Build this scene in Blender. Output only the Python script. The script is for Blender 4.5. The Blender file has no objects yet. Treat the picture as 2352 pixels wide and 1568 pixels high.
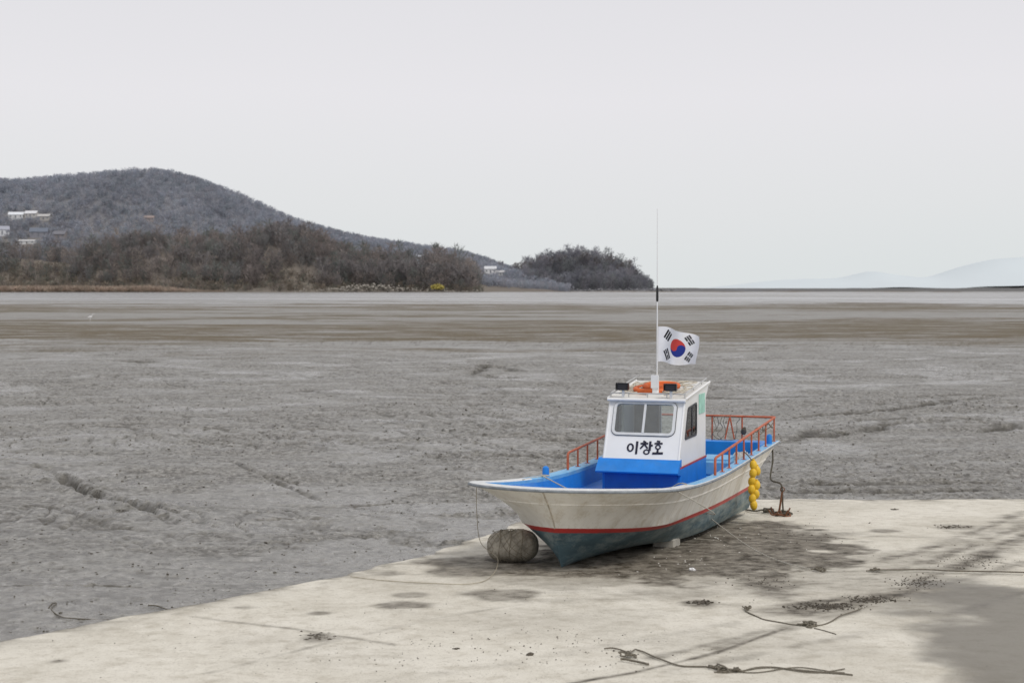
import bpy, bmesh, math, random
import numpy as np
from mathutils import Vector, Matrix
from mathutils.geometry import tessellate_polygon
random.seed(7); rng=np.random.default_rng(11)
scene=bpy.context.scene
scene.view_settings.view_transform='Standard'; scene.view_settings.look='None'; scene.view_settings.exposure=0
COL=scene.collection

# ------------------------------------------------------------------ materials
def nt(m):
    m.use_nodes=True; t=m.node_tree; return t, t.nodes, t.links, t.nodes['Principled BSDF']
def N(t,typ,**kw):
    n=t.nodes.new(typ)
    for k,v in kw.items():
        if k in n.inputs: n.inputs[k].default_value=v
        else: setattr(n,k,v)
    return n
def ramp(t,fac,stops):
    r=t.nodes.new('ShaderNodeValToRGB'); e=r.color_ramp.elements
    while len(e)<len(stops): e.new(.5)
    for i,(p,c) in enumerate(stops):
        e[i].position=p; e[i].color=(c[0],c[1],c[2],1) if hasattr(c,'__len__') else (c,c,c,1)
    t.links.new(fac,r.inputs[0]); return r.outputs[0]
def mixc(t,fac,a,b,mode='MIX'):
    m=t.nodes.new('ShaderNodeMix'); m.data_type='RGBA'; m.blend_type=mode
    def s(sock,v):
        if isinstance(v,bpy.types.NodeSocket): t.links.new(v,sock)
        elif hasattr(v,'__len__'): sock.default_value=(v[0],v[1],v[2],1)
        else: sock.default_value=v
    s(m.inputs[0],fac); s(m.inputs[6],a); s(m.inputs[7],b); return m.outputs[2]
def mth(t,op,a,b=None,c=None,clamp=False):
    m=t.nodes.new('ShaderNodeMath'); m.operation=op; m.use_clamp=clamp
    for i,v in enumerate((a,b,c)):
        if v is None: continue
        if isinstance(v,bpy.types.NodeSocket): t.links.new(v,m.inputs[i])
        else: m.inputs[i].default_value=v
    return m.outputs[0]
def coords(t,scale=(1,1,1),world=False,rot=0):
    mp=t.nodes.new('ShaderNodeMapping'); mp.inputs['Scale'].default_value=scale; mp.inputs['Rotation'].default_value=(0,0,rot)
    if world:
        g=t.nodes.new('ShaderNodeNewGeometry'); t.links.new(g.outputs['Position'],mp.inputs[0])
    else:
        g=t.nodes.new('ShaderNodeTexCoord'); t.links.new(g.outputs['Object'],mp.inputs[0])
    return mp.outputs[0]
def noise(t,vec,scale,detail=5,rough=.6):
    n=t.nodes.new('ShaderNodeTexNoise'); n.inputs['Scale'].default_value=scale
    n.inputs['Detail'].default_value=detail; n.inputs['Roughness'].default_value=rough
    t.links.new(vec,n.inputs['Vector']); return n.outputs['Fac']
def bump(t,h,strength,dist=.01):
    b=t.nodes.new('ShaderNodeBump'); b.inputs['Distance'].default_value=dist
    if isinstance(strength,bpy.types.NodeSocket): t.links.new(strength,b.inputs['Strength'])
    else: b.inputs['Strength'].default_value=strength
    t.links.new(h,b.inputs['Height']); return b.outputs[0]
def mat(name,base,rough=.6,scale=6,var=.2,dirt=None,dirt_amt=.35,bmp=.0,metal=0,stretch=(1,1,1),spec=.4):
    m=bpy.data.materials.new(name); t,n,l,p=nt(m)
    v=coords(t,stretch)
    f=noise(t,v,scale)
    lo=[c*(1-var) for c in base]; hi=[min(1,c*(1+var)) for c in base]
    c=ramp(t,f,[(.3,lo),(.7,hi)])
    if dirt:
        f2=noise(t,v,scale*.45,8,.7)
        k=ramp(t,f2,[(.5,0),(.5+.25,dirt_amt)])
        c=mixc(t,k,c,dirt)
    l.new(c,p.inputs['Base Color'])
    p.inputs['Roughness'].default_value=rough; p.inputs['Metallic'].default_value=metal
    p.inputs['Specular IOR Level'].default_value=spec
    if bmp: l.new(bump(t,noise(t,v,scale*4,6),bmp),p.inputs['Normal'])
    return m
def mat_attr(name,rough=.9,spec=.1):
    m=bpy.data.materials.new(name); t,n,l,p=nt(m)
    a=t.nodes.new('ShaderNodeVertexColor'); a.layer_name='tint'
    l.new(a.outputs[0],p.inputs['Base Color']); p.inputs['Roughness'].default_value=rough
    p.inputs['Specular IOR Level'].default_value=spec
    return m
def mat_twig(name):
    m=bpy.data.materials.new(name); m.use_nodes=True; t=m.node_tree; l=t.links; out=t.nodes['Material Output']; t.nodes.remove(t.nodes['Principled BSDF'])
    a=t.nodes.new('ShaderNodeVertexColor'); a.layer_name='tint'
    d=N(t,'ShaderNodeBsdfDiffuse'); tr=N(t,'ShaderNodeBsdfTranslucent'); mx=N(t,'ShaderNodeMixShader'); mx.inputs[0].default_value=.5
    l.new(a.outputs[0],d.inputs[0]); l.new(a.outputs[0],tr.inputs[0]); l.new(d.outputs[0],mx.inputs[1]); l.new(tr.outputs[0],mx.inputs[2]); l.new(mx.outputs[0],out.inputs[0]); return m

# ------------------------------------------------------------------ mesh tools
def finish(me,name,mats,parent,props,smooth,loc=None,rot=None):
    for m in (mats if isinstance(mats,(list,tuple)) else [mats]): me.materials.append(m)
    if smooth: me.polygons.foreach_set('use_smooth',np.ones(len(me.polygons),dtype=bool))
    o=bpy.data.objects.new(name,me); COL.objects.link(o)
    if parent is not None: o.parent=parent
    if loc is not None: o.location=loc
    if rot is not None: o.rotation_euler=rot
    for k,v in props.items(): o[k]=v
    return o
def np_mesh(name,V,F,mats,parent=None,smooth=True,tint=None,loc=None,rot=None,**props):
    me=bpy.data.meshes.new(name); V=np.asarray(V,dtype=np.float32).reshape(-1,3); F=np.asarray(F,dtype=np.int32)
    me.vertices.add(len(V)); me.vertices.foreach_set('co',V.ravel())
    k=F.shape[1]; me.loops.add(F.size); me.polygons.add(len(F))
    me.loops.foreach_set('vertex_index',F.ravel()); me.polygons.foreach_set('loop_start',np.arange(len(F),dtype=np.int32)*k)
    me.update(calc_edges=True); me.validate()
    if tint is not None:
        a=me.color_attributes.new('tint','FLOAT_COLOR','POINT')
        T=np.ones((len(V),4),dtype=np.float32); T[:,:tint.shape[1]]=tint; a.data.foreach_set('color',T.ravel())
    return finish(me,name,mats,parent,props,smooth,loc,rot)
def grid_faces(nr,nc,flip=False):
    i=np.arange(nr-1)[:,None]*nc+np.arange(nc-1)[None,:]; i=i.ravel()
    F=np.stack([i,i+1,i+nc+1,i+nc],1)
    return F[:,::-1] if flip else F
class MB:
    def __init__(s): s.v=[]; s.f=[]; s.m=[]
    def add(s,v,f,mi=0):
        o=len(s.v); s.v+= [tuple(p) for p in v]; s.f+=[tuple(i+o for i in q) for q in f]; s.m+=[mi]*len(f); return s
    def box(s,x0,x1,y0,y1,z0,z1,mi=0,b=0.0):
        if b<=0:
            v=[(x,y,z) for z in (z0,z1) for y in (y0,y1) for x in (x0,x1)]
            return s.add(v,[(0,2,3,1),(4,5,7,6),(0,1,5,4),(2,6,7,3),(0,4,6,2),(1,3,7,5)],mi)
        lay=[(z0,b),(z0+b,0),(z1-b,0),(z1,b)]
        v=[];f=[]
        for z,e in lay:
            X0,X1,Y0,Y1=x0+e,x1-e,y0+e,y1-e; c=b
            v+=[(X0+c,Y0,z),(X1-c,Y0,z),(X1,Y0+c,z),(X1,Y1-c,z),(X1-c,Y1,z),(X0+c,Y1,z),(X0,Y1-c,z),(X0,Y0+c,z)]
        for k in range(3):
            for i in range(8): f.append((k*8+i,k*8+(i+1)%8,k*8+8+(i+1)%8,k*8+8+i))
        f.append(tuple(range(7,-1,-1))); f.append(tuple(range(24,32)))
        return s.add(v,f,mi)
    def tube(s,pts,r,n=8,mi=0,closed=False,caps=True):
        P=[Vector(p) for p in pts]; m=len(P); rr=r if hasattr(r,'__len__') else [r]*m
        v=[];f=[]; up=None
        for i in range(m):
            if closed: d=P[(i+1)%m]-P[i-1]
            else: d=P[min(i+1,m-1)]-P[max(i-1,0)]
            if d.length<1e-9: d=Vector((0,0,1))
            d.normalize()
            if up is None: up=Vector((0,0,1)) if abs(d.z)<.9 else Vector((1,0,0))
            a=(up-d*up.dot(d)); 
            if a.length<1e-4: a=d.orthogonal()
            a.normalize(); b=d.cross(a); up=a
            for k in range(n):
                t=2*math.pi*k/n; q=P[i]+(a*math.cos(t)+b*math.sin(t))*rr[i]; v.append(tuple(q))
        R=m if closed else m-1
        for i in range(R):
            for k in range(n):
                a0=i*n+k;a1=i*n+(k+1)%n;b0=((i+1)%m)*n+k;b1=((i+1)%m)*n+(k+1)%n
                f.append((a0,a1,b1,b0))
        if caps and not closed: f.append(tuple(range(n-1,-1,-1))); f.append(tuple((m-1)*n+k for k in range(n)))
        return s.add(v,f,mi)
    def ball(s,c,r,n=10,mi=0,jit=0,rot=None):
        rx,ry,rz=r if hasattr(r,'__len__') else (r,r,r); v=[];f=[]
        h=n//2
        for i in range(1,h):
            for k in range(n):
                a=math.pi*i/h;b=2*math.pi*k/n
                j=1+random.uniform(-jit,jit)
                v.append(Vector((rx*math.sin(a)*math.cos(b)*j,ry*math.sin(a)*math.sin(b)*j,rz*math.cos(a)*j)))
        v.append(Vector((0,0,rz)));v.append(Vector((0,0,-rz)))
        if rot is not None: v=[rot@q for q in v]
        v=[(q.x+c[0],q.y+c[1],q.z+c[2]) for q in v]
        for i in range(h-2):
            for k in range(n): f.append((i*n+k,(i+1)*n+k,(i+1)*n+(k+1)%n,i*n+(k+1)%n))
        T=(h-1)*n
        for k in range(n): f.append((T,k,(k+1)%n)); f.append((T+1,(h-2)*n+(k+1)%n,(h-2)*n+k))
        return s.add(v,f,mi)
    def slab(s,loops,fn,thick,mi=0):
        """panel cut from 2-D loops (first = outline, rest = holes); fn maps (a,b)->3-D, thick = 3-D vector"""
        L=[[Vector((a,b,0)) for a,b in lp] for lp in loops]
        flat=[p for lp in L for p in lp]; tri=tessellate_polygon(L); n=len(flat)
        T=Vector(thick); F0=[Vector(fn(p.x,p.y)) for p in flat]
        v=[tuple(p) for p in F0]+[tuple(p+T) for p in F0]
        f=[tuple(t) for t in tri]+[tuple(i+n for i in reversed(t)) for t in tri]
        o=0
        for lp in L:
            k=len(lp)
            for i in range(k): a=o+i;b=o+(i+1)%k; f.append((a,b,b+n,a+n))
            o+=k
        return s.add(v,f,mi)
    def obj(s,name,mats,parent=None,smooth=False,frame=None,base=True,auto=True,**props):
        V=np.array(s.v,dtype=float); loc=None; rot=None
        if parent is None:
            c=np.array([V[:,0].mean(),V[:,1].mean(),V[:,2].min()]); V=V-c
            if frame is not None: loc=frame@Vector(c); rot=frame.to_euler()
            else: loc=Vector(c)
        me=bpy.data.meshes.new(name); me.from_pydata([tuple(p) for p in V],[],s.f)
        me.polygons.foreach_set('material_index',np.array(s.m,dtype=np.int32))
        bm=bmesh.new(); bm.from_mesh(me); bmesh.ops.recalc_face_normals(bm,faces=bm.faces); bm.to_mesh(me); bm.free()
        o=finish(me,name,mats,parent,props,smooth,loc,rot)
        if smooth and auto:
            me.set_sharp_from_angle(angle=math.radians(40))
        return o
def spline(P,n=8):
    P=[Vector(p) for p in P]; out=[]
    for i in range(len(P)-1):
        a=P[max(i-1,0)];b=P[i];c=P[i+1];d=P[min(i+2,len(P)-1)]
        for k in range(n):
            t=k/n; out.append(.5*((2*b)+(c-a)*t+(2*a-5*b+4*c-d)*t*t+(3*b-a-3*c+d)*t**3))
    out.append(P[-1]); return out
def rrect(x0,x1,y0,y1,r,n=5):
    o=[]
    for cx,cy,a in ((x1-r,y1-r,0),(x0+r,y1-r,90),(x0+r,y0+r,180),(x1-r,y0+r,270)):
        for k in range(n+1):
            t=math.radians(a+90*k/n); o.append((cx+r*math.cos(t),cy+r*math.sin(t)))
    return o
def herm(x,xs,ys):
    xs=np.array(xs,float);ys=np.array(ys,float);x=np.clip(np.asarray(x,float),xs[0],xs[-1])
    m=np.gradient(ys,xs); i=np.clip(np.searchsorted(xs,x)-1,0,len(xs)-2)
    h=xs[i+1]-xs[i];t=(x-xs[i])/h
    return (2*t**3-3*t**2+1)*ys[i]+(t**3-2*t**2+t)*h*m[i]+(-2*t**3+3*t**2)*ys[i+1]+(t**3-t**2)*h*m[i+1]
def vn(x,y,seed=0):
    x=np.asarray(x,float);y=np.asarray(y,float)
    xi=np.floor(x).astype(np.int64);yi=np.floor(y).astype(np.int64);xf=x-xi;yf=y-yi
    def h(a,b):
        k=(a*374761393+b*668265263+seed*144269504)&0x7fffffff
        k=((k^(k>>13))*1274126177)&0x7fffffff
        return ((k^(k>>16))&0xffff)/65535.
    u=xf*xf*(3-2*xf);v=yf*yf*(3-2*yf)
    return (h(xi,yi)*(1-u)+h(xi+1,yi)*u)*(1-v)+(h(xi,yi+1)*(1-u)+h(xi+1,yi+1)*u)*v
def fbm(x,y,seed=0,o=4):
    s=0;a=.5;tot=0
    for k in range(o): s=s+a*vn(x*2**k,y*2**k,seed+k*17);tot+=a;a*=.5
    return s/tot
def sstep(a,b,x): t=np.clip((x-a)/(b-a),0,1); return t*t*(3-2*t)

# ------------------------------------------------------------------ camera on the sea wall
CAMZ=4.3; PITCH=math.radians(1.915); FP=3708.
cd=bpy.data.cameras.new('camera'); cam=bpy.data.objects.new('camera',cd); COL.objects.link(cam)
cam.location=(0,0,CAMZ); cam.rotation_euler=(math.pi/2-PITCH,0,0)
cd.sensor_width=22.2; cd.lens=35; cd.clip_start=.1; cd.clip_end=30000
cd.dof.use_dof=True; cd.dof.focus_distance=23.5; cd.dof.aperture_fstop=1.6
scene.camera=cam

# site survey: sight line -> real ground point
def rampz(Y): return 1.742-.049*Y
def mudbase(Y): return np.interp(Y,[0,31,48,60],[1.742-.06,rampz(31)-.10,.0,0.])
def sight(px,py):
    x=(px-1176)/FP;y=-(py-784)/FP
    return x,math.cos(PITCH)+y*math.sin(PITCH),-math.sin(PITCH)+y*math.cos(PITCH)
def on_ramp(px,py,h=0):
    x,dy,dz=sight(px,py); t=(CAMZ-1.742-h)/(-dz-.049*dy); return Vector((x*t,dy*t,CAMZ+dz*t))
def on_mud(px,py):
    x,dy,dz=sight(px,py); Y=30.
    for _ in range(40):
        t=(CAMZ-float(mudbase(Y)))/(-dz); Y=.5*Y+.5*dy*t
    return Vector((x*Y/dy,Y,float(mudbase(Y))))

# ------------------------------------------------------------------ light: overcast
w=bpy.data.worlds.new('World'); scene.world=w; w.use_nodes=True; t=w.node_tree
bg=t.nodes['Background']; sky=N(t,'ShaderNodeTexSky'); sky.sky_type='NISHITA'; sky.sun_disc=False
SE=math.radians(52)
sky.sun_elevation=SE; sky.air_density=1.5; sky.dust_density=4
hs=N(t,'ShaderNodeHueSaturation',Saturation=.12,Value=.1); t.links.new(sky.outputs[0],hs.inputs['Color'])
tc=N(t,'ShaderNodeTexCoord'); sx=N(t,'ShaderNodeSeparateXYZ'); t.links.new(tc.outputs['Generated'],sx.inputs[0])
nz=noise(t,tc.outputs['Generated'],1.6,3,.5)
el=mth(t,'ADD',sx.outputs['Z'],mth(t,'MULTIPLY',mth(t,'SUBTRACT',nz,.5),.10))
gr=ramp(t,el,[(.0,(.755,.795,.80)),(.05,(.795,.81,.82)),(.12,(.83,.82,.85)),(.22,(.77,.765,.80)),(.4,(.72,.72,.76)),(1,(.72,.72,.76))])
t.links.new(mixc(t,.93,hs.outputs[0],gr),bg.inputs[0]); bg.inputs[1].default_value=1.0
sd=bpy.data.lights.new('sun','SUN'); sd.energy=1.5; sd.angle=math.radians(16); sd.color=(1,.96,.90)
so=bpy.data.objects.new('sun',sd); COL.objects.link(so)
SA=math.radians(140)   # sun behind the viewer, over the right shoulder
dirv=Vector((math.sin(SA)*math.cos(SE),math.cos(SA)*math.cos(SE),math.sin(SE)))
so.rotation_euler=dirv.to_track_quat('Z','Y').to_euler()
sky.sun_rotation=SA

# ------------------------------------------------------------------ mud flat
EY=[4,8,14.98,19.03,21.9,25.4,31.3]; EX=[-10.5,-8.7,-4.75,-2.44,-1.04,-.18,1.2]
def edgeX(Y): return np.interp(Y,EY,EX)
YR=[9*1.0034**k for k in range(10000)]; YR=[y for y in YR if y<110]
y=YR[-1]
while y<14000: y*=1.02; YR.append(y)
YR=np.array([4,5.5,7]+YR); S=np.concatenate([np.linspace(-.95,-.37,50)[:-1],np.linspace(-.37,.37,800),np.linspace(.37,.95,50)[1:]])
Yg,Sg=np.meshgrid(YR,S,indexing='ij'); Xg=Yg*Sg
Z=mudbase(Yg)
near=1-sstep(70,200,Yg)
edge_d=edgeX(Yg)-Xg
big=(fbm(Xg/6,Yg/4,3,3)-.5)*.34+(fbm(Xg/2.2,Yg/1.1,9,3)-.5)*.05
# low bank on the seaward side, falling towards the slipway foot
bank=sstep(3,9,edge_d)*sstep(20,26,Yg)*(1-sstep(34,42,Yg)); big=big+bank*.16
ew=np.where(Yg<31.5,sstep(0,3.,edge_d),1.)
ew=np.where(Yg>=31.5,sstep(31.5,36,Yg),ew)
Z=Z+big*(.2+.8*ew)*near
film=np.where(Yg<31,sstep(9,.5,edge_d),0)*sstep(.40,.56,fbm(Xg/2.2,Yg/1.6,60,4))      # shallow water film near the slipway foot
film=np.maximum(film,sstep(.58,.68,fbm(Xg/3.5,Yg/3.0,61,4))*.7*near)
rough_zone=sstep(.35,.6,fbm(Xg/7,Yg/9,77,3))*(1-.8*film)
lum=fbm(Xg/.20,Yg/.22,21,4); Z+=(np.maximum(lum-.54,0)*.18-np.maximum(.42-lum,0)*.11)*near*(.4+.6*rough_zone)
fine=fbm(Xg/.10,Yg/.12,25,2); Z+=(fine-.5)*.026*near*(1-.6*film)
ac=Xg*.93+Yg*.36; al_=-Xg*.36+Yg*.93; warp=(fbm(Xg/2,Yg/2,31,3)-.5)*1.1
rip=np.abs(fbm((ac+warp)/.62,al_/3.2,33,3)-.5); rz=near*sstep(20,27,Yg)*sstep(.34,.58,fbm(Xg/9,Yg/9,35,2))
Z-=sstep(.06,0,rip)*.05*rz
Z+=(fbm(Xg/60,Yg/60,5,3)-.5)*.25*sstep(90,200,Yg)*(1-sstep(900,1200,Yg))
dark=sstep(.04,0,rip)*rz*.45
GUL=[([(105,1098),(150,1112),(190,1128),(230,1150),(270,1165),(340,1195),(400,1222)],.14,.15,.95,.3),
 ([(250,1165),(330,1178),(390,1200)],.10,.08,.7,.2),([(0,1085),(60,1092),(105,1098)],.10,.05,.6,.2),
 ([(515,1062),(560,1085),(600,1100),(650,1118),(700,1135),(790,1165)],.07,.05,.45,.2),([(590,1100),(640,1104),(690,1120)],.08,.05,.4,.2),
 ([(400,1000),(520,1010),(600,1030)],.10,.05,.4,.1),([(0,1180),(120,1195),(260,1230),(360,1240)],.08,.05,.4,.1),([(760,1165),(860,1160),(960,1150)],.10,.06,.5,.1),
 ([(1085,868),(1090,852),(1115,838),(1165,842),(1195,853),(1232,852)],.32,.16,.9,.1),
 ([(1090,862),(1150,870),(1200,866)],.25,.10,.6,.1),([(960,850),(1040,845),(1110,842)],.3,.05,.4,0),
 ([(1790,966),(1850,955),(1900,950),(1970,948),(2040,940),(2120,934),(2180,925),(2260,918),(2352,905)],.24,.10,.95,0),
 ([(1800,1012),(1850,1000),(1900,1000),(1950,993),(1990,990),(2040,978),(2080,975),(2150,972),(2220,964)],.28,.13,1.,.1),([(1830,1002),(1890,988),(1940,994)],.25,.10,.9,.1),
 ([(2250,992),(2300,982),(2352,975)],.30,.13,1.,.1),([(1850,975),(2000,968),(2100,962)],.2,.06,.6,0),
 ([(1790,1128),(1900,1126),(2050,1130),(2200,1124),(2352,1128)],.20,.11,1.,.1),([(1800,1110),(2000,1112),(2200,1106),(2352,1108)],.14,.06,.7,0),
 ([(1250,1018),(1310,1012),(1390,1012)],.22,.12,1.,.1),([(1080,1052),(1200,1050),(1290,1056)],.2,.06,.6,0),
 ([(0,1362),(120,1358),(240,1352),(340,1352)],.07,.06,.8,.2),([(560,1210),(700,1200),(860,1190)],.06,.05,.4,.1),
 ([(0,880),(80,878),(170,882)],.6,.12,.8,0),([(290,832),(345,828)],.8,.14,.9,0),([(0,826),(50,822)],.8,.14,.9,0),
 ([(1640,697),(1900,697),(2352,701)],4,.2,.9,0),([(1500,905),(1700,915),(1900,908)],.3,.06,.6,0),([(2050,918),(2200,905),(2352,908)],.3,.08,.8,0),
 ([(600,905),(700,900),(800,908)],.4,.05,.5,0)]
for pl,wd,dp,dk_,lip in GUL:
    P=[on_mud(*q) for q in pl]
    best=np.full(Z.shape,1e9); tpar=np.zeros(Z.shape); nsg=len(P)-1
    for i_,(a,b) in enumerate(zip(P[:-1],P[1:])):
        ax,ay,bx,by=a.x,a.y,b.x,b.y; L2=(bx-ax)**2+(by-ay)**2
        tt=np.clip(((Xg-ax)*(bx-ax)+(Yg-ay)*(by-ay))/L2,0,1)
        d_=np.hypot(Xg-ax-tt*(bx-ax),Yg-ay-tt*(by-ay)); tpar=np.where(d_<best,(i_+tt)/nsg,tpar); best=np.minimum(best,d_)
    taper=sstep(0,.18,tpar)*sstep(1,.75,tpar)*.8+.2
    best=np.abs(best+(fbm(Xg/.35,Yg/.35,40,4)-.5)*wd*2.8)/(.45+.55*taper)
    g=np.exp(-(best/wd)**2)*taper; Z-=g*dp*1.2; Z+=np.exp(-((best-wd*2.0)/wd)**2)*dp*lip*taper
    dark=np.maximum(dark,np.minimum(g*1.3,1)*dk_*(.6+.4*sstep(.38,.58,fbm(Xg/.3,Yg/.3,44,3))))
inside=(Xg>edgeX(Yg)+.12)&(Yg<31.0)
Z=np.where(inside,np.minimum(Z,rampz(Yg)-.5),Z)
V=np.stack([Xg,Yg,Z],-1).reshape(-1,3)
pit=sstep(.45,.34,lum)*near  # hollows between lumps, darkened in colour to strengthen their shading
m=bpy.data.materials.new('wet tidal mud'); t,n,l,p=nt(m)
wv=coords(t,(1,1,1),True); g=N(t,'ShaderNodeSeparateXYZ'); l.new(wv,g.inputs[0])
f1=noise(t,coords(t,(.5,.8,1),True),.6,6,.6); f2=noise(t,coords(t,(1,.8,1),True),3.2,8,.74); f3=noise(t,coords(t,(1,.6,1),True),9,5,.75)
c=ramp(t,f1,[(.3,(.148,.137,.113)),(.7,(.188,.177,.150))])
c=mixc(t,ramp(t,f2,[(.46,0),(.60,.7)]),c,(.270,.257,.228))  # speck colours follow the bump noise; contrast raised to add relief shading
c=mixc(t,ramp(t,f3,[(.40,.92),(.48,0)]),c,(.043,.037,.026))
c=mixc(t,ramp(t,f3,[(.54,0),(.63,.8)]),c,(.40,.385,.355))
vc=t.nodes.new('ShaderNodeVertexColor'); vc.layer_name='tint'; sep=N(t,'ShaderNodeSeparateColor'); l.new(vc.outputs[0],sep.inputs[0])
c=mixc(t,mth(t,'MULTIPLY',sep.outputs[2],.5),c,(.21,.20,.175))
c=mixc(t,mth(t,'MULTIPLY',sep.outputs[1],.55),c,(.062,.053,.038))
c=mixc(t,mth(t,'MULTIPLY',sep.outputs[0],.95),c,(.036,.031,.021))
# strand lines along the flat: algae, wet film, open water channel
fw=noise(t,coords(t,(.016,.035,1),True),1.,8,.7)
yy=mth(t,'ADD',g.outputs['Y'],mth(t,'MULTIPLY',mth(t,'MULTIPLY',mth(t,'SUBTRACT',fw,.5),1.9),g.outputs['Y']))
patch=noise(t,coords(t,(.09,.22,1),True),1.,9,.84)
al=mth(t,'MULTIPLY',ramp(t,mth(t,'DIVIDE',yy,500.),[(.22,0),(.28,1),(.39,1),(.45,.1),(.57,.1),(.63,1),(.78,1),(.85,0)]),
       ramp(t,patch,[(.40,.0),(.52,1)]))
c=mixc(t,mth(t,'MULTIPLY',al,.9),c,(.145,.118,.078))
wet=ramp(t,mth(t,'DIVIDE',yy,2000.),[(.17,0),(.26,1),(.66,1),(.84,.0)])
wst=mth(t,'MULTIPLY',wet,ramp(t,noise(t,coords(t,(.0035,.035,1),True),1.,7,.7),[(.45,.0),(.55,1)]))
c=mixc(t,mth(t,'MULTIPLY',wst,.6),c,(.34,.345,.36))
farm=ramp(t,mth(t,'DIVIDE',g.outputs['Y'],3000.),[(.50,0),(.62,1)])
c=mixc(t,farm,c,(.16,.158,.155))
l.new(c,p.inputs['Base Color'])
pud=ramp(t,noise(t,coords(t,(.5,1.3,1),True),.55,5,.6),[(.48,.0),(.62,1)])
rgh=mth(t,'SUBTRACT',.44,mth(t,'MULTIPLY',pud,.14)); rgh=mth(t,'SUBTRACT',rgh,mth(t,'MULTIPLY',sep.outputs[2],.18)); rgh=mth(t,'SUBTRACT',rgh,mth(t,'MULTIPLY',wst,.20)); rgh=mth(t,'ADD',rgh,mth(t,'MULTIPLY',al,.4)); rgh=mth(t,'ADD',rgh,mth(t,'MULTIPLY',sep.outputs[0],.3)); rgh=mth(t,'ADD',rgh,mth(t,'MULTIPLY',farm,.5),clamp=True)
rgh=mth(t,'MAXIMUM',rgh,.12)
l.new(rgh,p.inputs['Roughness'])
l.new(mth(t,'SUBTRACT',.5,mth(t,'ADD',mth(t,'MULTIPLY',al,.45),mth(t,'MULTIPLY',farm,.5)),clamp=True),p.inputs['Specular IOR Level'])
hh=mth(t,'ADD',mth(t,'MULTIPLY',f2,1.),mth(t,'MULTIPLY',f3,.6)); l.new(bump(t,hh,mth(t,'SUBTRACT',.95,mth(t,'MULTIPLY',sep.outputs[2],.5)),.06),p.inputs['Normal'])
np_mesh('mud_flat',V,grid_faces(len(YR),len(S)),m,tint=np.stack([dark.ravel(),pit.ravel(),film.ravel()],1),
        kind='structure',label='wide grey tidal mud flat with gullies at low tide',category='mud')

# ------------------------------------------------------------------ concrete ramp
Yr=np.concatenate([np.arange(3,12,.15),np.arange(12,31.001,.04)]); off=np.concatenate([np.arange(0,14,.04),np.arange(14,55,.8)])
Yq,Oq=np.meshgrid(Yr,off,indexing='ij')
jag=(fbm(Yq/.7,Yq*0,71,4)-.5)*.34
Xq=edgeX(Yq)+jag*np.exp(-Oq/.3)+Oq
Yq2=Yq+(fbm(Xq/.8,Xq*0,72,5)-.5)*.7*sstep(29.6,31,Yq)
Zq=rampz(Yq2)+(fbm(Xq/2,Yq2/2,73,4)-.5)*.03
def ell(px,py,rx,ry,s=1.,rot=0,edge=.45,fr=1.,seed=0,ns=1.5):
    c=on_ramp(px,py); a=abs(on_ramp(px+rx,py).x-c.x); b=abs(on_ramp(px,py-ry).y-on_ramp(px,py+ry).y)/2
    dx=Xq-c.x;dy=Yq2-c.y;r=math.radians(rot); u=dx*math.cos(r)+dy*math.sin(r);v=-dx*math.sin(r)+dy*math.cos(r)
    d=np.sqrt((u/a)**2+(v/b)**2)+(fbm(Xq/fr,Yq2/fr,90+seed,5)-.5)*ns
    return s*sstep(1+edge,1-edge,d)
def seg(pts,wd,s=1.,seed=0,fr=.4,brk=.5):
    P=[on_ramp(*q) for q in pts]; best=np.full(Xq.shape,1e9)
    for a,b in zip(P[:-1],P[1:]):
        L2=(b.x-a.x)**2+(b.y-a.y)**2; tt=np.clip(((Xq-a.x)*(b.x-a.x)+(Yq2-a.y)*(b.y-a.y))/L2,0,1)
        best=np.minimum(best,np.hypot(Xq-a.x-tt*(b.x-a.x),Yq2-a.y-tt*(b.y-a.y)))
    best=best+(fbm(Xq/.25,Yq2/.25,200+seed,3)-.5)*wd*1.2
    k=sstep(brk-.15,brk+.15,fbm(Xq/fr,Yq2/fr,120+seed,4))
    return s*np.exp(-(best/wd)**2)*(.25+.75*k)
wet_=np.zeros_like(Xq);dirt_=np.zeros_like(Xq)
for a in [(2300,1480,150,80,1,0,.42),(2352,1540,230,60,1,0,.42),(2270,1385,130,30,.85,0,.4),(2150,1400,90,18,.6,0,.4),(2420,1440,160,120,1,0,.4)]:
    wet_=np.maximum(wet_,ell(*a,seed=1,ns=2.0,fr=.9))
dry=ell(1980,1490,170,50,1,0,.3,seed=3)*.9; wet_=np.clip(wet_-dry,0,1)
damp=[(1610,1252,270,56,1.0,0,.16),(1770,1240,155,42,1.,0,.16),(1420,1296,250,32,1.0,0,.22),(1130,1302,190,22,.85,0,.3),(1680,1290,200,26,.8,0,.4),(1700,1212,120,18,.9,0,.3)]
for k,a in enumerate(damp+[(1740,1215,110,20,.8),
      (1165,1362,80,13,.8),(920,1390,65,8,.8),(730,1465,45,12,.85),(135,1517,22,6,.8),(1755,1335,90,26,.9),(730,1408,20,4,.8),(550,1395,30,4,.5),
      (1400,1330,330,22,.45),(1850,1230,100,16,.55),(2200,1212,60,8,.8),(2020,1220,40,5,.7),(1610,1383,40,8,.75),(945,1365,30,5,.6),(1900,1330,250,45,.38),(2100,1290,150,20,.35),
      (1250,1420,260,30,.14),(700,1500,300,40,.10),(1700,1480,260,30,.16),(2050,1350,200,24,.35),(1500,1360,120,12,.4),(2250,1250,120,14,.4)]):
    dirt_=np.maximum(dirt_,ell(*a,seed=5+k,fr=.6,ns=1.9))
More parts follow.
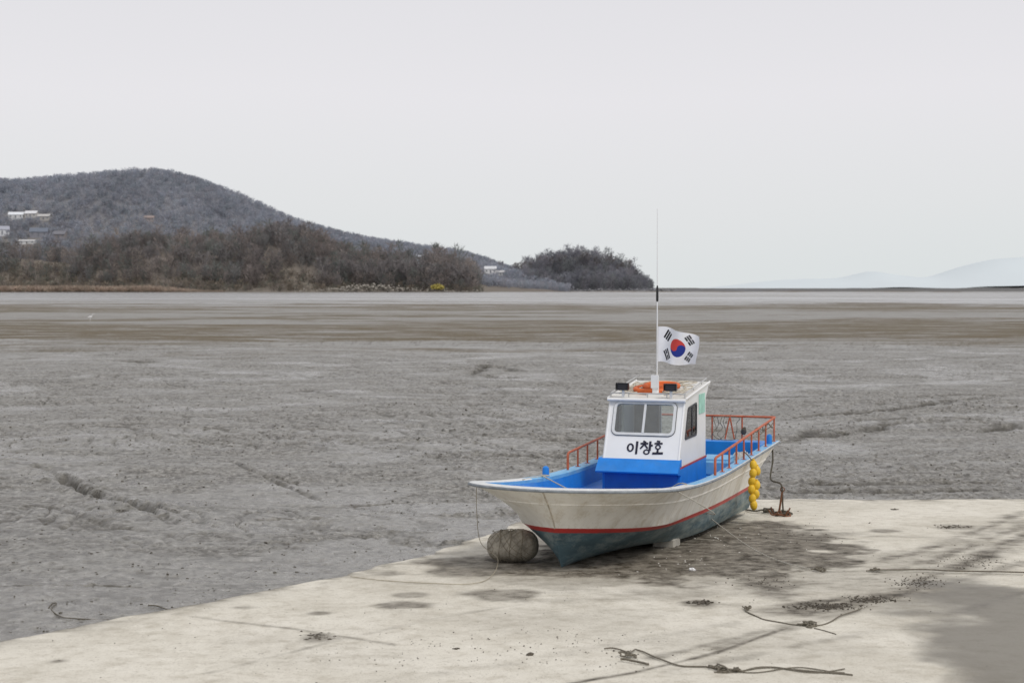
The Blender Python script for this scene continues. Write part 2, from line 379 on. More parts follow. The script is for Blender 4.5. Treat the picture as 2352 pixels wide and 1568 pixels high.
for k,(pl,wd,s,brk) in enumerate([([(1810,1405),(1900,1392),(1990,1378),(2075,1362)],.32,1.,.28),([(2075,1362),(2160,1320),(2240,1285),(2352,1235),(2450,1190)],.22,1.,.34),
      ([(1820,1388),(1960,1370)],.18,.95,.36),([(1500,1510),(1700,1465),(1860,1420)],.08,.6,.46),([(1180,1610),(1280,1575),(1450,1545),(1640,1500),(1800,1445)],.04,1.,.25),
      ([(1950,1300),(2100,1270),(2230,1225),(2352,1175)],.16,.85,.40),([(1700,1350),(1850,1340),(2000,1325)],.14,.7,.42),([(2000,1325),(2150,1285),(2352,1205)],.18,.8,.40),
      ([(400,1408),(520,1425),(640,1440),(900,1480)],.03,.8,.4),([(480,1545),(620,1510),(760,1475)],.04,.6,.4),([(850,1568),(1300,1500),(1700,1430)],.12,.30,.5),([(760,1475),(1000,1420),(1300,1370)],.05,.4,.45),
      ([(1560,1540),(1900,1470),(2080,1440)],.12,.45,.48),([(2260,1285),(2352,1300)],.04,.8,.4),([(1850,1350),(2050,1300),(2352,1195)],.3,.45,.45),([(1200,1380),(1500,1370),(1800,1400)],.2,.3,.5),
      ([(1640,1490),(1850,1430),(2100,1360),(2352,1290)],.12,.6,.42),([(1780,1200),(1950,1230),(2352,1240)],.1,.4,.48),([(2080,1440),(2200,1400),(2352,1360)],.12,.6,.42)]):
    dirt_=np.maximum(dirt_,seg(pl,wd,s,k,brk=brk))
edge_dirt=np.maximum(np.exp(-Oq/.22)*.7,np.exp(-(31-np.minimum(Yq,31))/.35)*.9); dirt_=np.maximum(dirt_,edge_dirt*sstep(.38,.58,fbm(Xq/.4,Yq2/.4,300,4)))
Zq=Zq+np.maximum(dirt_-.65,0)*.10*fbm(Xq/.12,Yq2/.12,310,3)*(1-sstep(1,.6,ell(1500,1270,400,70,1)))
nr,nc=Xq.shape; P=np.stack([Xq,Yq2,Zq],-1)
sk=P[:,:1].copy(); sk[:,:,2]-=.6; P=np.concatenate([sk,P],1)
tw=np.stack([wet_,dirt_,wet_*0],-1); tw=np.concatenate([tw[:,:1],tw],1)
sk=P[-1:].copy(); sk[:,:,2]-=.6; sk[:,:,1]+=.02; P=np.concatenate([P,sk],0); tw=np.concatenate([tw,tw[-1:]],0)
m=bpy.data.materials.new('weathered concrete'); t,n,l,p=nt(m)
wv=coords(t,(1,1,1),True); a1=noise(t,wv,.45,7,.65); a2=noise(t,wv,4,8,.75); a3=noise(t,wv,40,4,.7); a4=noise(t,coords(t,(1,.35,1),True,.5),1.3,9,.8)
c=ramp(t,a1,[(.32,(.55,.515,.435)),(.5,(.645,.61,.525)),(.7,(.71,.675,.59))])
c=mixc(t,ramp(t,a2,[(.36,.5),(.5,0)]),c,(.40,.36,.285))
c=mixc(t,ramp(t,a2,[(.54,0),(.70,.5)]),c,(.81,.775,.69))
c=mixc(t,ramp(t,a3,[(.32,.8),(.43,0)]),c,(.27,.245,.19))
c=mixc(t,ramp(t,a4,[(.52,0),(.66,.36)]),c,(.38,.34,.265))
vo=N(t,'ShaderNodeTexVoronoi',Scale=4.); vo.feature='F1'; l.new(wv,vo.inputs['Vector'])
c=mixc(t,mth(t,'MULTIPLY',ramp(t,vo.outputs['Distance'],[(.03,.8),(.07,0)]),ramp(t,a1,[(.45,0),(.6,1)])),c,(.12,.10,.08))
vc=t.nodes.new('ShaderNodeVertexColor'); vc.layer_name='tint'; sep=N(t,'ShaderNodeSeparateColor'); l.new(vc.outputs[0],sep.inputs[0])
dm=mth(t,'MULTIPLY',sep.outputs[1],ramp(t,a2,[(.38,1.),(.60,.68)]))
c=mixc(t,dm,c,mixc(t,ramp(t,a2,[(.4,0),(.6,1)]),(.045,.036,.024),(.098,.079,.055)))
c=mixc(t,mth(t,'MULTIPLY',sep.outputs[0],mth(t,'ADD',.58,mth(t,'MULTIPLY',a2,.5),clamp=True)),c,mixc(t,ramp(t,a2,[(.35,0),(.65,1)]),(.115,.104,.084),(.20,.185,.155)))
l.new(c,p.inputs['Base Color'])
r=mth(t,'SUBTRACT',.88,mth(t,'MULTIPLY',sep.outputs[0],.25)); r=mth(t,'SUBTRACT',r,mth(t,'MULTIPLY',dm,.15)); l.new(r,p.inputs['Roughness'])
p.inputs['Specular IOR Level'].default_value=.22
l.new(bump(t,mth(t,'ADD',a2,mth(t,'MULTIPLY',a3,.4)),.5,.025),p.inputs['Normal'])
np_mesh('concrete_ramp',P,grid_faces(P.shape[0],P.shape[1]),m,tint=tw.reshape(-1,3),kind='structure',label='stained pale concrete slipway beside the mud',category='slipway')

# clods of mud (stuff)
def ico():
    ph=(1+5**.5)/2; v=np.array([(-1,ph,0),(1,ph,0),(-1,-ph,0),(1,-ph,0),(0,-1,ph),(0,1,ph),(0,-1,-ph),(0,1,-ph),(ph,0,-1),(ph,0,1),(-ph,0,-1),(-ph,0,1)],float)
    v/=np.linalg.norm(v[0]); f=np.array([(0,11,5),(0,5,1),(0,1,7),(0,7,10),(0,10,11),(1,5,9),(5,11,4),(11,10,2),(10,7,6),(7,1,8),(3,9,4),(3,4,2),(3,2,6),(3,6,8),(3,8,9),(4,9,5),(2,4,11),(6,2,10),(8,6,7),(9,8,1)])
    return v,f
IV,IF=ico()
def blobs(name,C,R,mats,flat=.55,smooth=True,**props):
    n=len(C); V=IV[None]*(1+rng.uniform(-.35,.35,(n,12,1)))
    V=V*R[:,None,None]*np.array([1,1,flat])*rng.uniform(.7,1.3,(n,1,3))
    V=V+C[:,None,:]; F=(IF[None]+(np.arange(n)*12)[:,None,None]).reshape(-1,3)
    return np_mesh(name,V.reshape(-1,3),F,mats,smooth=smooth,**props)
M_clod=mat('dark clod mud',(.085,.072,.054),.8,8,.35)
C=[];R=[]
for (px,py,rx,ry,n_,rr) in [(730,1463,40,9,60,.022),(1750,1335,70,16,60,.010),(1900,1392,80,8,320,.012),(2000,1376,60,8,220,.011),(2110,1335,60,18,160,.010),(2180,1210,40,5,50,.020),(2240,1285,90,25,160,.010),
        (1610,1383,28,5,60,.018),(2055,1170,5,2,5,.04),(1700,1260,160,40,80,.010),(1500,1300,200,20,80,.010),(1217,1502,5,2,4,.030),(1045,1489,5,2,4,.021),(1800,1225,300,60,100,.011),(1300,1450,800,90,260,.007),(1000,1500,900,60,200,.007)]:
    for _ in range(n_):
        q=on_ramp(px+random.gauss(0,.5)*rx,py+random.gauss(0,.5)*ry)
        if q.x<float(edgeX(q.y))+.1 or q.y>30.8: continue
        C.append((q.x,q.y,q.z+.003)); R.append(rr*random.uniform(.35,1.2))
blobs('mud_clods',np.array(C),np.array(R),M_clod,kind='stuff',label='scattered dark clods of dried mud on concrete',category='mud clods')
n_=15000; yy_=rng.uniform(0,1,n_)**1.3*50+13; xx_=rng.uniform(-.36,.36,n_)*yy_
den=fbm(xx_/2,yy_/2,501,3); ok=((xx_<edgeX(yy_)-.15)|(yy_>31.8))&(den>rng.uniform(.25,.75,n_)); xx_,yy_=xx_[ok],yy_[ok]
iy=np.clip(np.searchsorted(YR,yy_),0,len(YR)-1); ix=np.clip(np.searchsorted(S,xx_/yy_),0,len(S)-1)
zz_=Z[iy,ix]
blobs('mud_lumps',np.stack([xx_,yy_,zz_],1),rng.uniform(.3,1.,len(xx_))**2*.022*(.6+yy_/45),mat('wet lump mud',(.095,.085,.067),.5,8,.4),kind='stuff',label='small lumps of wet mud dotting the flat',category='mud lumps')

# ------------------------------------------------------------------ hills, woods, far shore
def tab(pairs,Y):
    xs=[(a-1176)/FP*Y for a,b in pairs]; zs=[4.3+(660-b)/FP*Y for a,b in pairs]; return lambda X: herm(X,xs,zs)
A=tab([(-900,450),(-400,440),(0,419),(90,422),(200,421),(260,416),(320,410),(440,420),(500,441),(560,465),(640,497),(700,519),(780,544),(880,565),(960,578),(1100,601),(1160,624),(1230,645),(1300,670),(1500,702)],2150)
B=tab([(-500,575),(0,590),(100,600),(180,607),(250,590),(330,568),(430,572),(520,577),(640,553),(700,556),(760,590),(850,612),(950,620),(1050,626),(1090,640),(1108,668),(1140,704),(1400,724)],1640)
Cc=tab([(900,720),(1120,680),(1185,645),(1220,622),(1280,607),(1340,600),(1400,610),(1450,632),(1485,651),(1508,664),(1560,690),(1800,720)],2020)
def hillz(X,Y):
    X=np.asarray(X,float);Y=np.asarray(Y,float)
    wob=(fbm(X/140,Y/140,61,4)-.5)
    a=A(X)*np.exp(-(np.clip(2150-Y,-2000,2000)/330.)**2)+wob*16*sstep(1600,1900,Y)
    b=B(X)*sstep(1470,1640,Y+wob*40)*np.where(Y>1700,np.exp(-((Y-1700)/260)**2),1)
    c=Cc(X)*np.exp(-((Y-2020)/60)**2)
    z=np.maximum(np.maximum(a,b),c)
    z=np.where(a<2,np.maximum(b,c),z)
    return z-2.0*sstep(1500,1440,Y)-.5
def pxof(X,Y): return X/Y*FP+1176
def site(q,py,y0=1500,y1=2150):
    for Y in np.arange(y0,y1,4.):
        X=(q-1176)/FP*Y; z=float(hillz(X,Y))
        if 660-(z-4.3)/Y*FP<=py: return X,Y,z
    return X,Y,z
gx=np.arange(-1700,420,9.); gy=np.arange(1430,2500,9.)
GX,GY=np.meshgrid(gx,gy,indexing='xy')
GZ=hillz(GX,GY)+(fbm(GX/25,GY/25,66,4)-.5)*4
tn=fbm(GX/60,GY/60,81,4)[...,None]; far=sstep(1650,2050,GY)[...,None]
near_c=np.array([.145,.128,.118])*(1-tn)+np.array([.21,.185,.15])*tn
far_c=np.array([.165,.175,.20])*(1-tn)+np.array([.20,.202,.22])*tn  # blue-grey haze of distance put into the far ground colour
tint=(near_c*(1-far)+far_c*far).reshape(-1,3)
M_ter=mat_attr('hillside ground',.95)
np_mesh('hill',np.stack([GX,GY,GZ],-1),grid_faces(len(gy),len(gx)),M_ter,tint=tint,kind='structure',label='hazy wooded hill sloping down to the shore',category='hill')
gx=np.arange(0,5200,40.); gy=np.arange(7600,9000,60.); GX,GY=np.meshgrid(gx,gy)
D=tab([(1176,676),(1500,668),(1650,656),(1750,644),(1850,638),(1930,634),(2000,621),(2060,628),(2130,633),(2200,612),(2270,594),(2320,589),(2400,586),(2700,600),(3300,640),(3600,660)],8200)
GZ=D(GX)*np.exp(-((GY-8200)/420)**2)-6+(fbm(GX/200,GY/200,7,4)-.5)*10
mm=mat('hazy mountain',(.59,.64,.66),1,.002,.015,spec=0)  # pale base colour carries the haze; no real haze in the air
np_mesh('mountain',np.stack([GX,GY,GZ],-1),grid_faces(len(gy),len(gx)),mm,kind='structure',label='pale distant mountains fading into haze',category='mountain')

HOUSES=[(40,503,17,10,4,3,(.62,.62,.62),(.66,.68,.71),.1,'white roofed house on the wooded hillside'),
        (75,500,14,9,4,3,(.50,.48,.46),(.64,.64,.66),-.1,'small house with pale roof on the hillside'),
        (104,506,14,9,4,2.5,(.42,.40,.38),(.44,.43,.42),0,'small house with grey roof on the hillside'),
        (6,540,16,11,6,4,(.62,.63,.66),(.34,.35,.40),.4,'pale two storey house with a dark roof'),
        (92,545,20,10,5,4.5,(.24,.24,.27),(.15,.17,.21),.1,'dark house with a deep blue roof'),
        (140,548,15,9,4,3.5,(.26,.24,.24),(.18,.18,.20),-.2,'low dark walled house among bare trees'),
        (65,562,18,6,3.5,1,(.60,.60,.60),(.56,.56,.56),0,'long low white shed above the shore'),
        (345,508,11,7,3,2.4,(.32,.28,.27),(.27,.22,.205),.1,'house with a brick red roof in the wood'),
        (1126,628,14,9,5,3,(.68,.68,.68),(.58,.59,.61),.1,'small white house at the gap in the shore'),
        (1150,632,9,7,3.2,2,(.56,.56,.56),(.48,.48,.48),0,'small pale outbuilding beside the shore gap'),
        (965,598,10,6,4,2,(.42,.44,.47),(.40,.42,.45),0,'little grey house glimpsed behind bare trees')]
HS=[site(h[0],h[1]) for h in HOUSES]
def clear(X,Y,H):
    k=np.ones(len(X),bool); q=pxof(X,Y); zt=hillz(X,Y)+H
    for (h,(hx,hy,hz)) in zip(HOUSES,HS):
        w=h[2]*.5/hy*FP; el=(hz+1.8-4.3)/hy
        hit=(np.abs(q-h[0])<w)&(Y<hy+6)&((zt-4.3)/Y>el)
        hit|=(np.hypot(X-hx,Y-hy)<h[2]*.7)
        k&=~hit
    return k
def slivers(name,X,Y,Zg,H,K,cols,jit,mats,wid=.035,ln=.22,spread=.34,shade=1.,**props):
    kk=clear(X,Y,H); X,Y,Zg,H=X[kk],Y[kk],Zg[kk],H[kk]
    n=len(X); u=rng.uniform(0,1,(n,K)); ang=rng.uniform(0,2*np.pi,(n,K)); rr=np.sqrt(rng.uniform(0,1,(n,K)))
    hh=.18+.80*u; prof=np.sin(np.clip((hh-.08)/.95,0,1)*np.pi)**.6
    lob=1+.35*np.sin(ang*3+rng.uniform(0,6,(n,1)))
    cx=np.cos(ang)*rr*prof*spread*lob; cy=np.sin(ang)*rr*prof*spread*lob
    c=np.stack([cx,cy,hh],-1)*H[:,None,None]+np.stack([X,Y,Zg],-1)[:,None,:]
    d=np.stack([np.cos(ang)*rr*.9+rng.normal(0,.3,(n,K)),np.sin(ang)*rr*.9+rng.normal(0,.3,(n,K)),rng.uniform(.4,1.3,(n,K))],-1); d/=np.linalg.norm(d,axis=-1,keepdims=True)
    s=rng.normal(0,1,(n,K,3)); s-= (s*d).sum(-1,keepdims=True)*d; s/=np.linalg.norm(s,axis=-1,keepdims=True)
    L=(H[:,None]*ln*rng.uniform(.6,1.3,(n,K)))[...,None]; W=(H[:,None]*wid*rng.uniform(.5,1.5,(n,K)))[...,None]
    V=np.stack([c-d*L*.5-s*W,c-d*L*.5+s*W,c+d*L*.5],2)
    tw=H*.014; tb=np.stack([X,Y,Zg-.5],-1)
    T=np.stack([tb+np.stack([-tw,0*tw,0*tw],-1),tb+np.stack([tw,0*tw,0*tw],-1),tb+np.stack([0*tw,0*tw,H*.75],-1)],1)
    V=np.concatenate([V.reshape(-1,3),T.reshape(-1,3)]); F=np.arange(len(V)).reshape(-1,3)
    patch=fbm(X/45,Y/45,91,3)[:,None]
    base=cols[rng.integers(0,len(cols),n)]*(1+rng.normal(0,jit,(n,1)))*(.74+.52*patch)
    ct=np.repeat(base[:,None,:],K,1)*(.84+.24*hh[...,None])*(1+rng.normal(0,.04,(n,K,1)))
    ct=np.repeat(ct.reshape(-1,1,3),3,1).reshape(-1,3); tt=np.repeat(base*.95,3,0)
    return np_mesh(name,V,F,mats,smooth=False,tint=np.clip(np.concatenate([ct,tt])*shade,.01,.9),**props)
M_tw=mat_twig('bare twigs')  # tints of the far woods have the distance haze mixed in
n_=15000; X=rng.uniform(-1300,60,n_);Y=rng.uniform(1690,2200,n_)
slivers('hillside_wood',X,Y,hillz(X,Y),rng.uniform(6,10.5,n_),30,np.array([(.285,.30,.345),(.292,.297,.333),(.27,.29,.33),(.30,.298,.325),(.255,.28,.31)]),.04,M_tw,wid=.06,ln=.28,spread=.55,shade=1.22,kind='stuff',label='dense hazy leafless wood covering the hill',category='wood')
n_=4200; X=rng.uniform(-760,-20,n_);Y=rng.uniform(1492,1760,n_); q=pxof(X,Y)
keep=((q>165)|(rng.uniform(0,1,n_)<.35))&(q<1098)&~((q<480)&(Y<1515))&(fbm(X/50,Y/50,55,2)>.30)
keep&=~((q<170)&(Y<1540)); X,Y=X[keep],Y[keep]; Hh=rng.uniform(9,18,len(X))*(.7+.6*fbm(X/30,Y/30,57,2))*np.where(rng.uniform(0,1,len(X))<.16,1.5,1)
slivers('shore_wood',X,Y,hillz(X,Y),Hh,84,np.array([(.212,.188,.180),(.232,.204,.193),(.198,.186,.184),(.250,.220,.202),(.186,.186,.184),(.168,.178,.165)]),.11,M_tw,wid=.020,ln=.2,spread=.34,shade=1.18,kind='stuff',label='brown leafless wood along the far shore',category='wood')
n_=1100; X=rng.uniform(-20,190,n_);Y=rng.uniform(1905,2070,n_); q=pxof(X,Y); z=hillz(X,Y); keep=(z>.5)&(q>1205)&(q<1500)&((q<1470)|(rng.uniform(0,1,n_)<.6)); X,Y,z=X[keep],Y[keep],z[keep]
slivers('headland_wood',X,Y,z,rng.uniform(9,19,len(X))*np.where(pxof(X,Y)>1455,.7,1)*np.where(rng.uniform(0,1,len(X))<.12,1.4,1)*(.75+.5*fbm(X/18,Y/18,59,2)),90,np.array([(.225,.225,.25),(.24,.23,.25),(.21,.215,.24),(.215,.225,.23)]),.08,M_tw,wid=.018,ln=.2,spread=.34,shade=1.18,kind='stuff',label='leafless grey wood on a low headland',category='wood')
n_=4200; X=rng.uniform(-780,-28,n_);Y=rng.uniform(1478,1600,n_); q=pxof(X,Y); k=(Y<1530)|(q<220); X,Y=X[k],Y[k]
slivers('shore_scrub',X,Y,np.maximum(hillz(X,Y),0),rng.uniform(3,8,len(X)),22,np.array([(.17,.15,.135),(.20,.172,.14),(.155,.155,.13),(.21,.18,.145)]),.15,M_tw,wid=.06,ln=.35,spread=.6,shade=1.15,kind='stuff',label='low brown scrub at the foot of the wood',category='scrub')
n_=5600; X=rng.uniform(-760,-262,n_);Y=rng.uniform(1440,1490,n_)
slivers('reed_bed',X,Y,X*0+.2,rng.uniform(2.6,5.8,n_)*np.clip((-262-X)/60,.3,1),14,np.array([(.36,.285,.235),(.33,.265,.215),(.30,.255,.21)]),.1,M_tw,wid=.10,ln=.6,spread=.7,shade=1.2,kind='stuff',label='band of tan dry reeds at the shore',category='reeds')
n_=700; X=rng.uniform(-200,-22,n_); pk=np.exp(-((pxof(X,1466)-850)/90)**2); ok=rng.uniform(0,1,n_)<.25+.75*pk; X=X[ok]; pk=pk[ok]; n_=len(X)
blobs('shore_rocks',np.stack([X,1464+rng.uniform(0,12,n_),rng.uniform(0,1,n_)**2*2.5+.4+pk*rng.uniform(0,6,n_)],1),rng.uniform(.4,1.5,n_)*(.6+.5*pk),mat('pale shore rock',(.31,.285,.25),.9,.3,.5),flat=.7,smooth=False,kind='stuff',label='pale broken rocks lining the waterline',category='rocks')
n_=120; X=rng.uniform(60,192,n_)
blobs('headland_rocks',np.stack([X,1895+rng.uniform(-10,10,n_),rng.uniform(.0,2,n_)],1),rng.uniform(.8,2.2,n_),mat('grey headland rock',(.20,.20,.21),.9,.3,.3),flat=.5,smooth=False,kind='stuff',label='low dark rocks at the tip of the headland',category='rocks')

# individual bare trees
M_bark=mat('hazy bark',(.21,.195,.195),.95,.5,.2)  # bark colour lightened and greyed to paint in the haze
def tree_mesh(seed):
    R=random.Random(seed); tr=MB(); cr=MB()
    tr.tube([(0,0,-.5),(.2,0,3),(.1,.2,6.5),(.2,.1,10)],[.42,.34,.26,.16],6)
    def br(p,d,L,r,dep):
        e=p+d*L; m_=p+d*L*.5+Vector((R.gauss(0,.05),R.gauss(0,.05),0))*L
        cr.tube([p,m_,e],[r,r*.75,r*.5],4,caps=False)
        if dep==0: return
        for _ in range(4 if dep>1 else 5):
            nd=(d+Vector((R.gauss(0,.5),R.gauss(0,.5),R.uniform(0,.5)))).normalized()
            br(p+d*L*R.uniform(.45,1),nd,L*R.uniform(.5,.75),max(r*.55,.07),dep-1)
    for k in range(9):
        a=k*2.4+R.random(); h=3.5+k*.8
        br(Vector((.15,.1,h)),Vector((math.cos(a)*.75,math.sin(a)*.75,.8)).normalized(),R.uniform(3.5,5.2)*(1-.03*k),.2,3)
    out=[]
    for nm,b in (('trunk',tr),('crown',cr)):
        me=bpy.data.meshes.new(nm); me.from_pydata(b.v,[],b.f); me.materials.append(M_bark); out.append(me)
    return out
TM=[tree_mesh(s) for s in (3,8,21)]
spots=[(1182,2010,17),(1198,2005,20),(1215,1990,19),(1246,1985,25),(1262,1990,20),(1290,1985,22),(1318,1985,18),(1345,1985,24),(1372,1985,18),(1398,1990,22),(1425,1985,18),(1443,1990,22),(1462,1990,15),
 (850,1510,22),(880,1520,25),(905,1515,27),(935,1512,27),(968,1515,26),(1000,1512,27),(1030,1515,26),(1060,1512,25),(1082,1510,23),(790,1510,26),(740,1515,26),(690,1600,26),(655,1620,25),(625,1600,24),(600,1540,22),(820,1510,25),(1150,2050,12),(420,1560,22),(470,1540,24),(520,1550,23),(340,1560,22),(300,1600,20),(260,1560,18)]
for i,(q,Y,h) in enumerate(spots):
    X=(q-1176)/FP*Y; z=max(float(hillz(X,Y)),.5)-.6
    e=bpy.data.objects.new('bare_tree',None); COL.objects.link(e); e.location=(X,Y,z); e.scale=(h/15,)*3; e.rotation_euler=(0,0,i*1.3)
    e['label']='tall leafless tree standing on the far shore'; e['category']='tree'; e['group']='leafless trees along the far shore'
    for me in TM[i%3]:
        o=bpy.data.objects.new(me.name,me); o.parent=e; COL.objects.link(o)
b=MB()
for _ in range(160):
    a=random.uniform(0,6.28); r=random.random()**.5; b.ball((math.cos(a)*r*6,math.sin(a)*r*3,random.uniform(.5,5.5)*(1-.5*r)),random.uniform(.35,.9),6,0,.4)
bo=b.obj('flowering_bush',mat('yellow blossom',(.36,.30,.08),.9,.8,.4),label='yellow flowering bush at the shoreline rocks',category='bush'); bo.location=((1005-1176)/FP*1464,1464,2.2)

def house(h,pos):
    q,_,wd,dp,hw,hr,wallc,roofc,rotz,label=h
    e=bpy.data.objects.new('house',None); COL.objects.link(e); e.location=pos; e.rotation_euler=(0,0,rotz); e['label']=label; e['category']='house'
    wl=MB(); x,y=wd/2,dp/2
    wl.add([(-x,-y,-3),(x,-y,-3),(x,y,-3),(-x,y,-3),(-x,-y,hw),(x,-y,hw),(x,y,hw),(-x,y,hw),(-x,0,hw+hr*.95),(x,0,hw+hr*.95)],
      [(0,1,5,4),(2,3,7,6),(1,2,6,9,5),(3,0,4,8,7)]); wl.obj('wall',mat('far wall',wallc,.9,.4,.1),parent=e)
    rf=MB(); X2,Y2=x+.5,y+.6; zz=hw-.25
    rf.add([(-X2,-Y2,zz),(X2,-Y2,zz),(X2,0,hw+hr),(-X2,0,hw+hr),(X2,Y2,zz),(-X2,Y2,zz),(-X2,-Y2,zz+.3),(X2,-Y2,zz+.3),(X2,0,hw+hr+.3),(-X2,0,hw+hr+.3),(X2,Y2,zz+.3),(-X2,Y2,zz+.3)],
      [(0,1,2,3),(3,2,4,5),(6,7,8,9),(9,8,10,11),(0,1,7,6),(4,5,11,10),(1,2,8,7),(2,4,10,8),(0,3,9,6),(3,5,11,9)]); rf.obj('roof',mat('far roof',roofc,.8,.4,.1),parent=e)
    mw=mat('far window',(.14,.15,.17),.4,.5,.1)
    for k in range(3):
        wb=MB(); cx=-x+wd*(k+.5)/3; wb.box(cx-.7,cx+.7,-y-.06,-y+.02,hw*.35 if k!=1 else .1,hw*.75); wb.obj('window' if k!=1 else 'door',mw,parent=e)
for h,pos in zip(HOUSES,HS): house(h,pos)

# ------------------------------------------------------------------ egret on the flat
q=on_mud(209,737); b=MB()
b.tube([(-.32,0,.42),(-.2,0,.46),(0,0,.5),(.16,0,.52),(.24,0,.6),(.22,0,.72),(.30,0,.84),(.40,0,.86),(.56,0,.84)],[.02,.08,.12,.09,.04,.03,.03,.035,.006],8)
b.tube([(0,.05,.45),(.04,.05,.2),(0,.05,-.02)],.012,5); b.tube([(-.02,-.05,.45),(.02,-.05,.2),(-.03,-.05,-.02)],.012,5)
o=b.obj('egret',mat('white plumage',(.8,.8,.8),.8,5,.05),smooth=True,label='white egret standing on the wet mud',category='bird'); o.location=(q.x,q.y,q.z)

# ------------------------------------------------------------------ the boat
HD=math.radians(18.5)
BM=Matrix.Translation((.364,19.56,.35))@Matrix.Rotation(-HD,4,'Z')
boat=bpy.data.objects.new('fishing_boat',None); COL.objects.link(boat); boat.matrix_world=BM; boat.empty_display_size=.5
boat['label']='small white and blue fishing boat aground on the slipway'; boat['category']='boat'

NT=110; tt=np.linspace(0,1,NT)**2.1
def gun(t): # gunwale
    u=10.5*t; d=np.clip(u/1.45,0,1); B_=herm(u,[0,1.0,1.5,3,6,9,10.5],[1.36,1.36,1.31,1.25,1.22,1.21,1.20]); return B_*(1-(1-d)**2.1)**.60,u,herm(u,[0,1,2,3,4,5,7.4,10.5],[1.49,1.42,1.32,1.24,1.18,1.15,1.15,1.17])
def strp(t):
    u=.54+8.56*t; d=np.clip((u-.54)/2.2,0,1); B_=herm(u,[.54,3,5,9.1],[1.0,1.0,1.02,.98]); return B_*(1-(1-d)**2)**.80,u,herm(u,[.54,1.7,4.24,8.1,9.1],[.947,.83,.70,.58,.56])
def chine(t):
    u=.78+8.2*t; d=np.clip((u-.78)/4.5,0,1); return .92*(1-(1-d)**2),u,herm(u,[.78,1.7,2.74,3.58,5,8.3,9.1],[.46,.49,.45,.375,.30,.17,.14])
def keel(t):
    u=.84+8.0*t; return 0*u,u,.434-.0465*u+.012
G=np.stack(gun(tt),-1);S_=np.stack(strp(tt),-1);Ch=np.stack(chine(tt),-1);K_=np.stack(keel(tt),-1)
lv=[G]
bowk=np.exp(-tt*5.5)
def lev(fr):
    L=S_+(G-S_)*fr; ex=1+.9*bowk; L[:,0]=S_[:,0]+(G[:,0]-S_[:,0])*fr**ex; ue=fr**(1.25+1.2*tt); L[:,1]=S_[:,1]+(G[:,1]-S_[:,1])*ue; return L
for fr in (.93,.8,.62,.42,.2): lv.append(lev(fr))
lv.append(S_)
Sb=S_+(Ch-S_)*(.062/np.maximum(S_[:,2]-Ch[:,2],.1))[:,None]; lv.append(Sb)
for fr in (.4,.7): 
    L=Sb+(Ch-Sb)*fr; L[:,0]+=.03*math.sin(fr*3.14)*(1-bowk); lv.append(L)
lv.append(Ch); lv.append(Ch*.5+K_*.5+np.array([0,0,-.01])); lv.append(K_)
nl=len(lv); hb=MB()
for sgn in (1,-1):
    v=[(p[0]*sgn,p[1],p[2]) for L in lv for p in L]; f=[];mi=[]
    for a in range(nl-1):
        for i in range(NT-1):
            f.append((a*NT+i,a*NT+i+1,(a+1)*NT+i+1,(a+1)*NT+i)); mi.append(0 if a<6 else (1 if a==6 else 2))
    o0=len(hb.m); hb.add(v,f); hb.m[o0:]=mi
v=[];f=[]
for L in lv: v+=[(L[-1][0],L[-1][1],L[-1][2]),(-L[-1][0],L[-1][1],L[-1][2])]
for a in range(nl-1): f.append((a*2,a*2+1,a*2+3,a*2+2))
hb.add(v,f,0)
def hullmat(name,base,dirt,amt,sc=2.2,st=(1.2,1.2,.35),rough=.45,var=.08,zmix=None):
    m=bpy.data.materials.new(name); t,n,l,p=nt(m); v=coords(t,st)
    c=ramp(t,noise(t,v,3,4),[(.3,[x*(1-var) for x in base]),(.7,[min(1,x*(1+var)) for x in base])])
    c=mixc(t,ramp(t,noise(t,v,sc*2,9,.78),[(.48,0),(.66,amt)]),c,dirt)
    v2=coords(t,(1,1,1))
    c=mixc(t,ramp(t,noise(t,v2,26,6,.8),[(.62,0),(.68,.6)]),c,[x*.35 for x in dirt])
    if zmix:
        s=N(t,'ShaderNodeSeparateXYZ'); l.new(v2,s.inputs[0])
        k=mth(t,'MULTIPLY',ramp(t,mth(t,'DIVIDE',s.outputs['Y'],9.),[(.2,0),(.5,1)]),ramp(t,noise(t,coords(t,(1,.4,3)),2.5,8,.7),[(.43,0),(.62,.7)]))
        c=mixc(t,k,c,zmix)
    l.new(c,p.inputs['Base Color']); p.inputs['Roughness'].default_value=rough
    l.new(bump(t,noise(t,v2,5,4),.15,.02),p.inputs['Normal']); return m
M_cream=hullmat('aged cream gelcoat',(.82,.80,.74),(.50,.43,.31),.6)
M_red=hullmat('faded red stripe',(.44,.030,.028),(.25,.05,.04),.5)
M_teal=hullmat('scuffed teal antifouling',(.055,.10,.12),(.25,.29,.28),.85,sc=1.3,st=(1,.6,1.6),rough=.7,var=.35,zmix=(.30,.33,.29))
hull=hb.obj('hull',[M_cream,M_red,M_teal],parent=boat,smooth=True)
bm=bmesh.new(); bm.from_mesh(hull.data); bmesh.ops.remove_doubles(bm,verts=bm.verts,dist=.0008); bmesh.ops.recalc_face_normals(bm,faces=bm.faces); bm.to_mesh(hull.data); bm.free()
hull.data.set_sharp_from_angle(angle=math.radians(30))
st_=MB(); P=[Vector((0,L[0][1]-.004,L[0][2])) for L in lv[1:7]]; st_.tube(spline(P,3),.010,6); st_.obj('stem',[mat('chipped stem band',(.50,.45,.37),.6,12,.35)],parent=boat,smooth=True)
M_cap=mat('light blue deck paint',(.16,.42,.68),.45,5,.12,dirt=(.45,.46,.42),dirt_amt=.5)
M_blue=mat('bright blue deck paint',(.012,.20,.62),.42,4,.12,dirt=(.10,.20,.32),dirt_amt=.4)
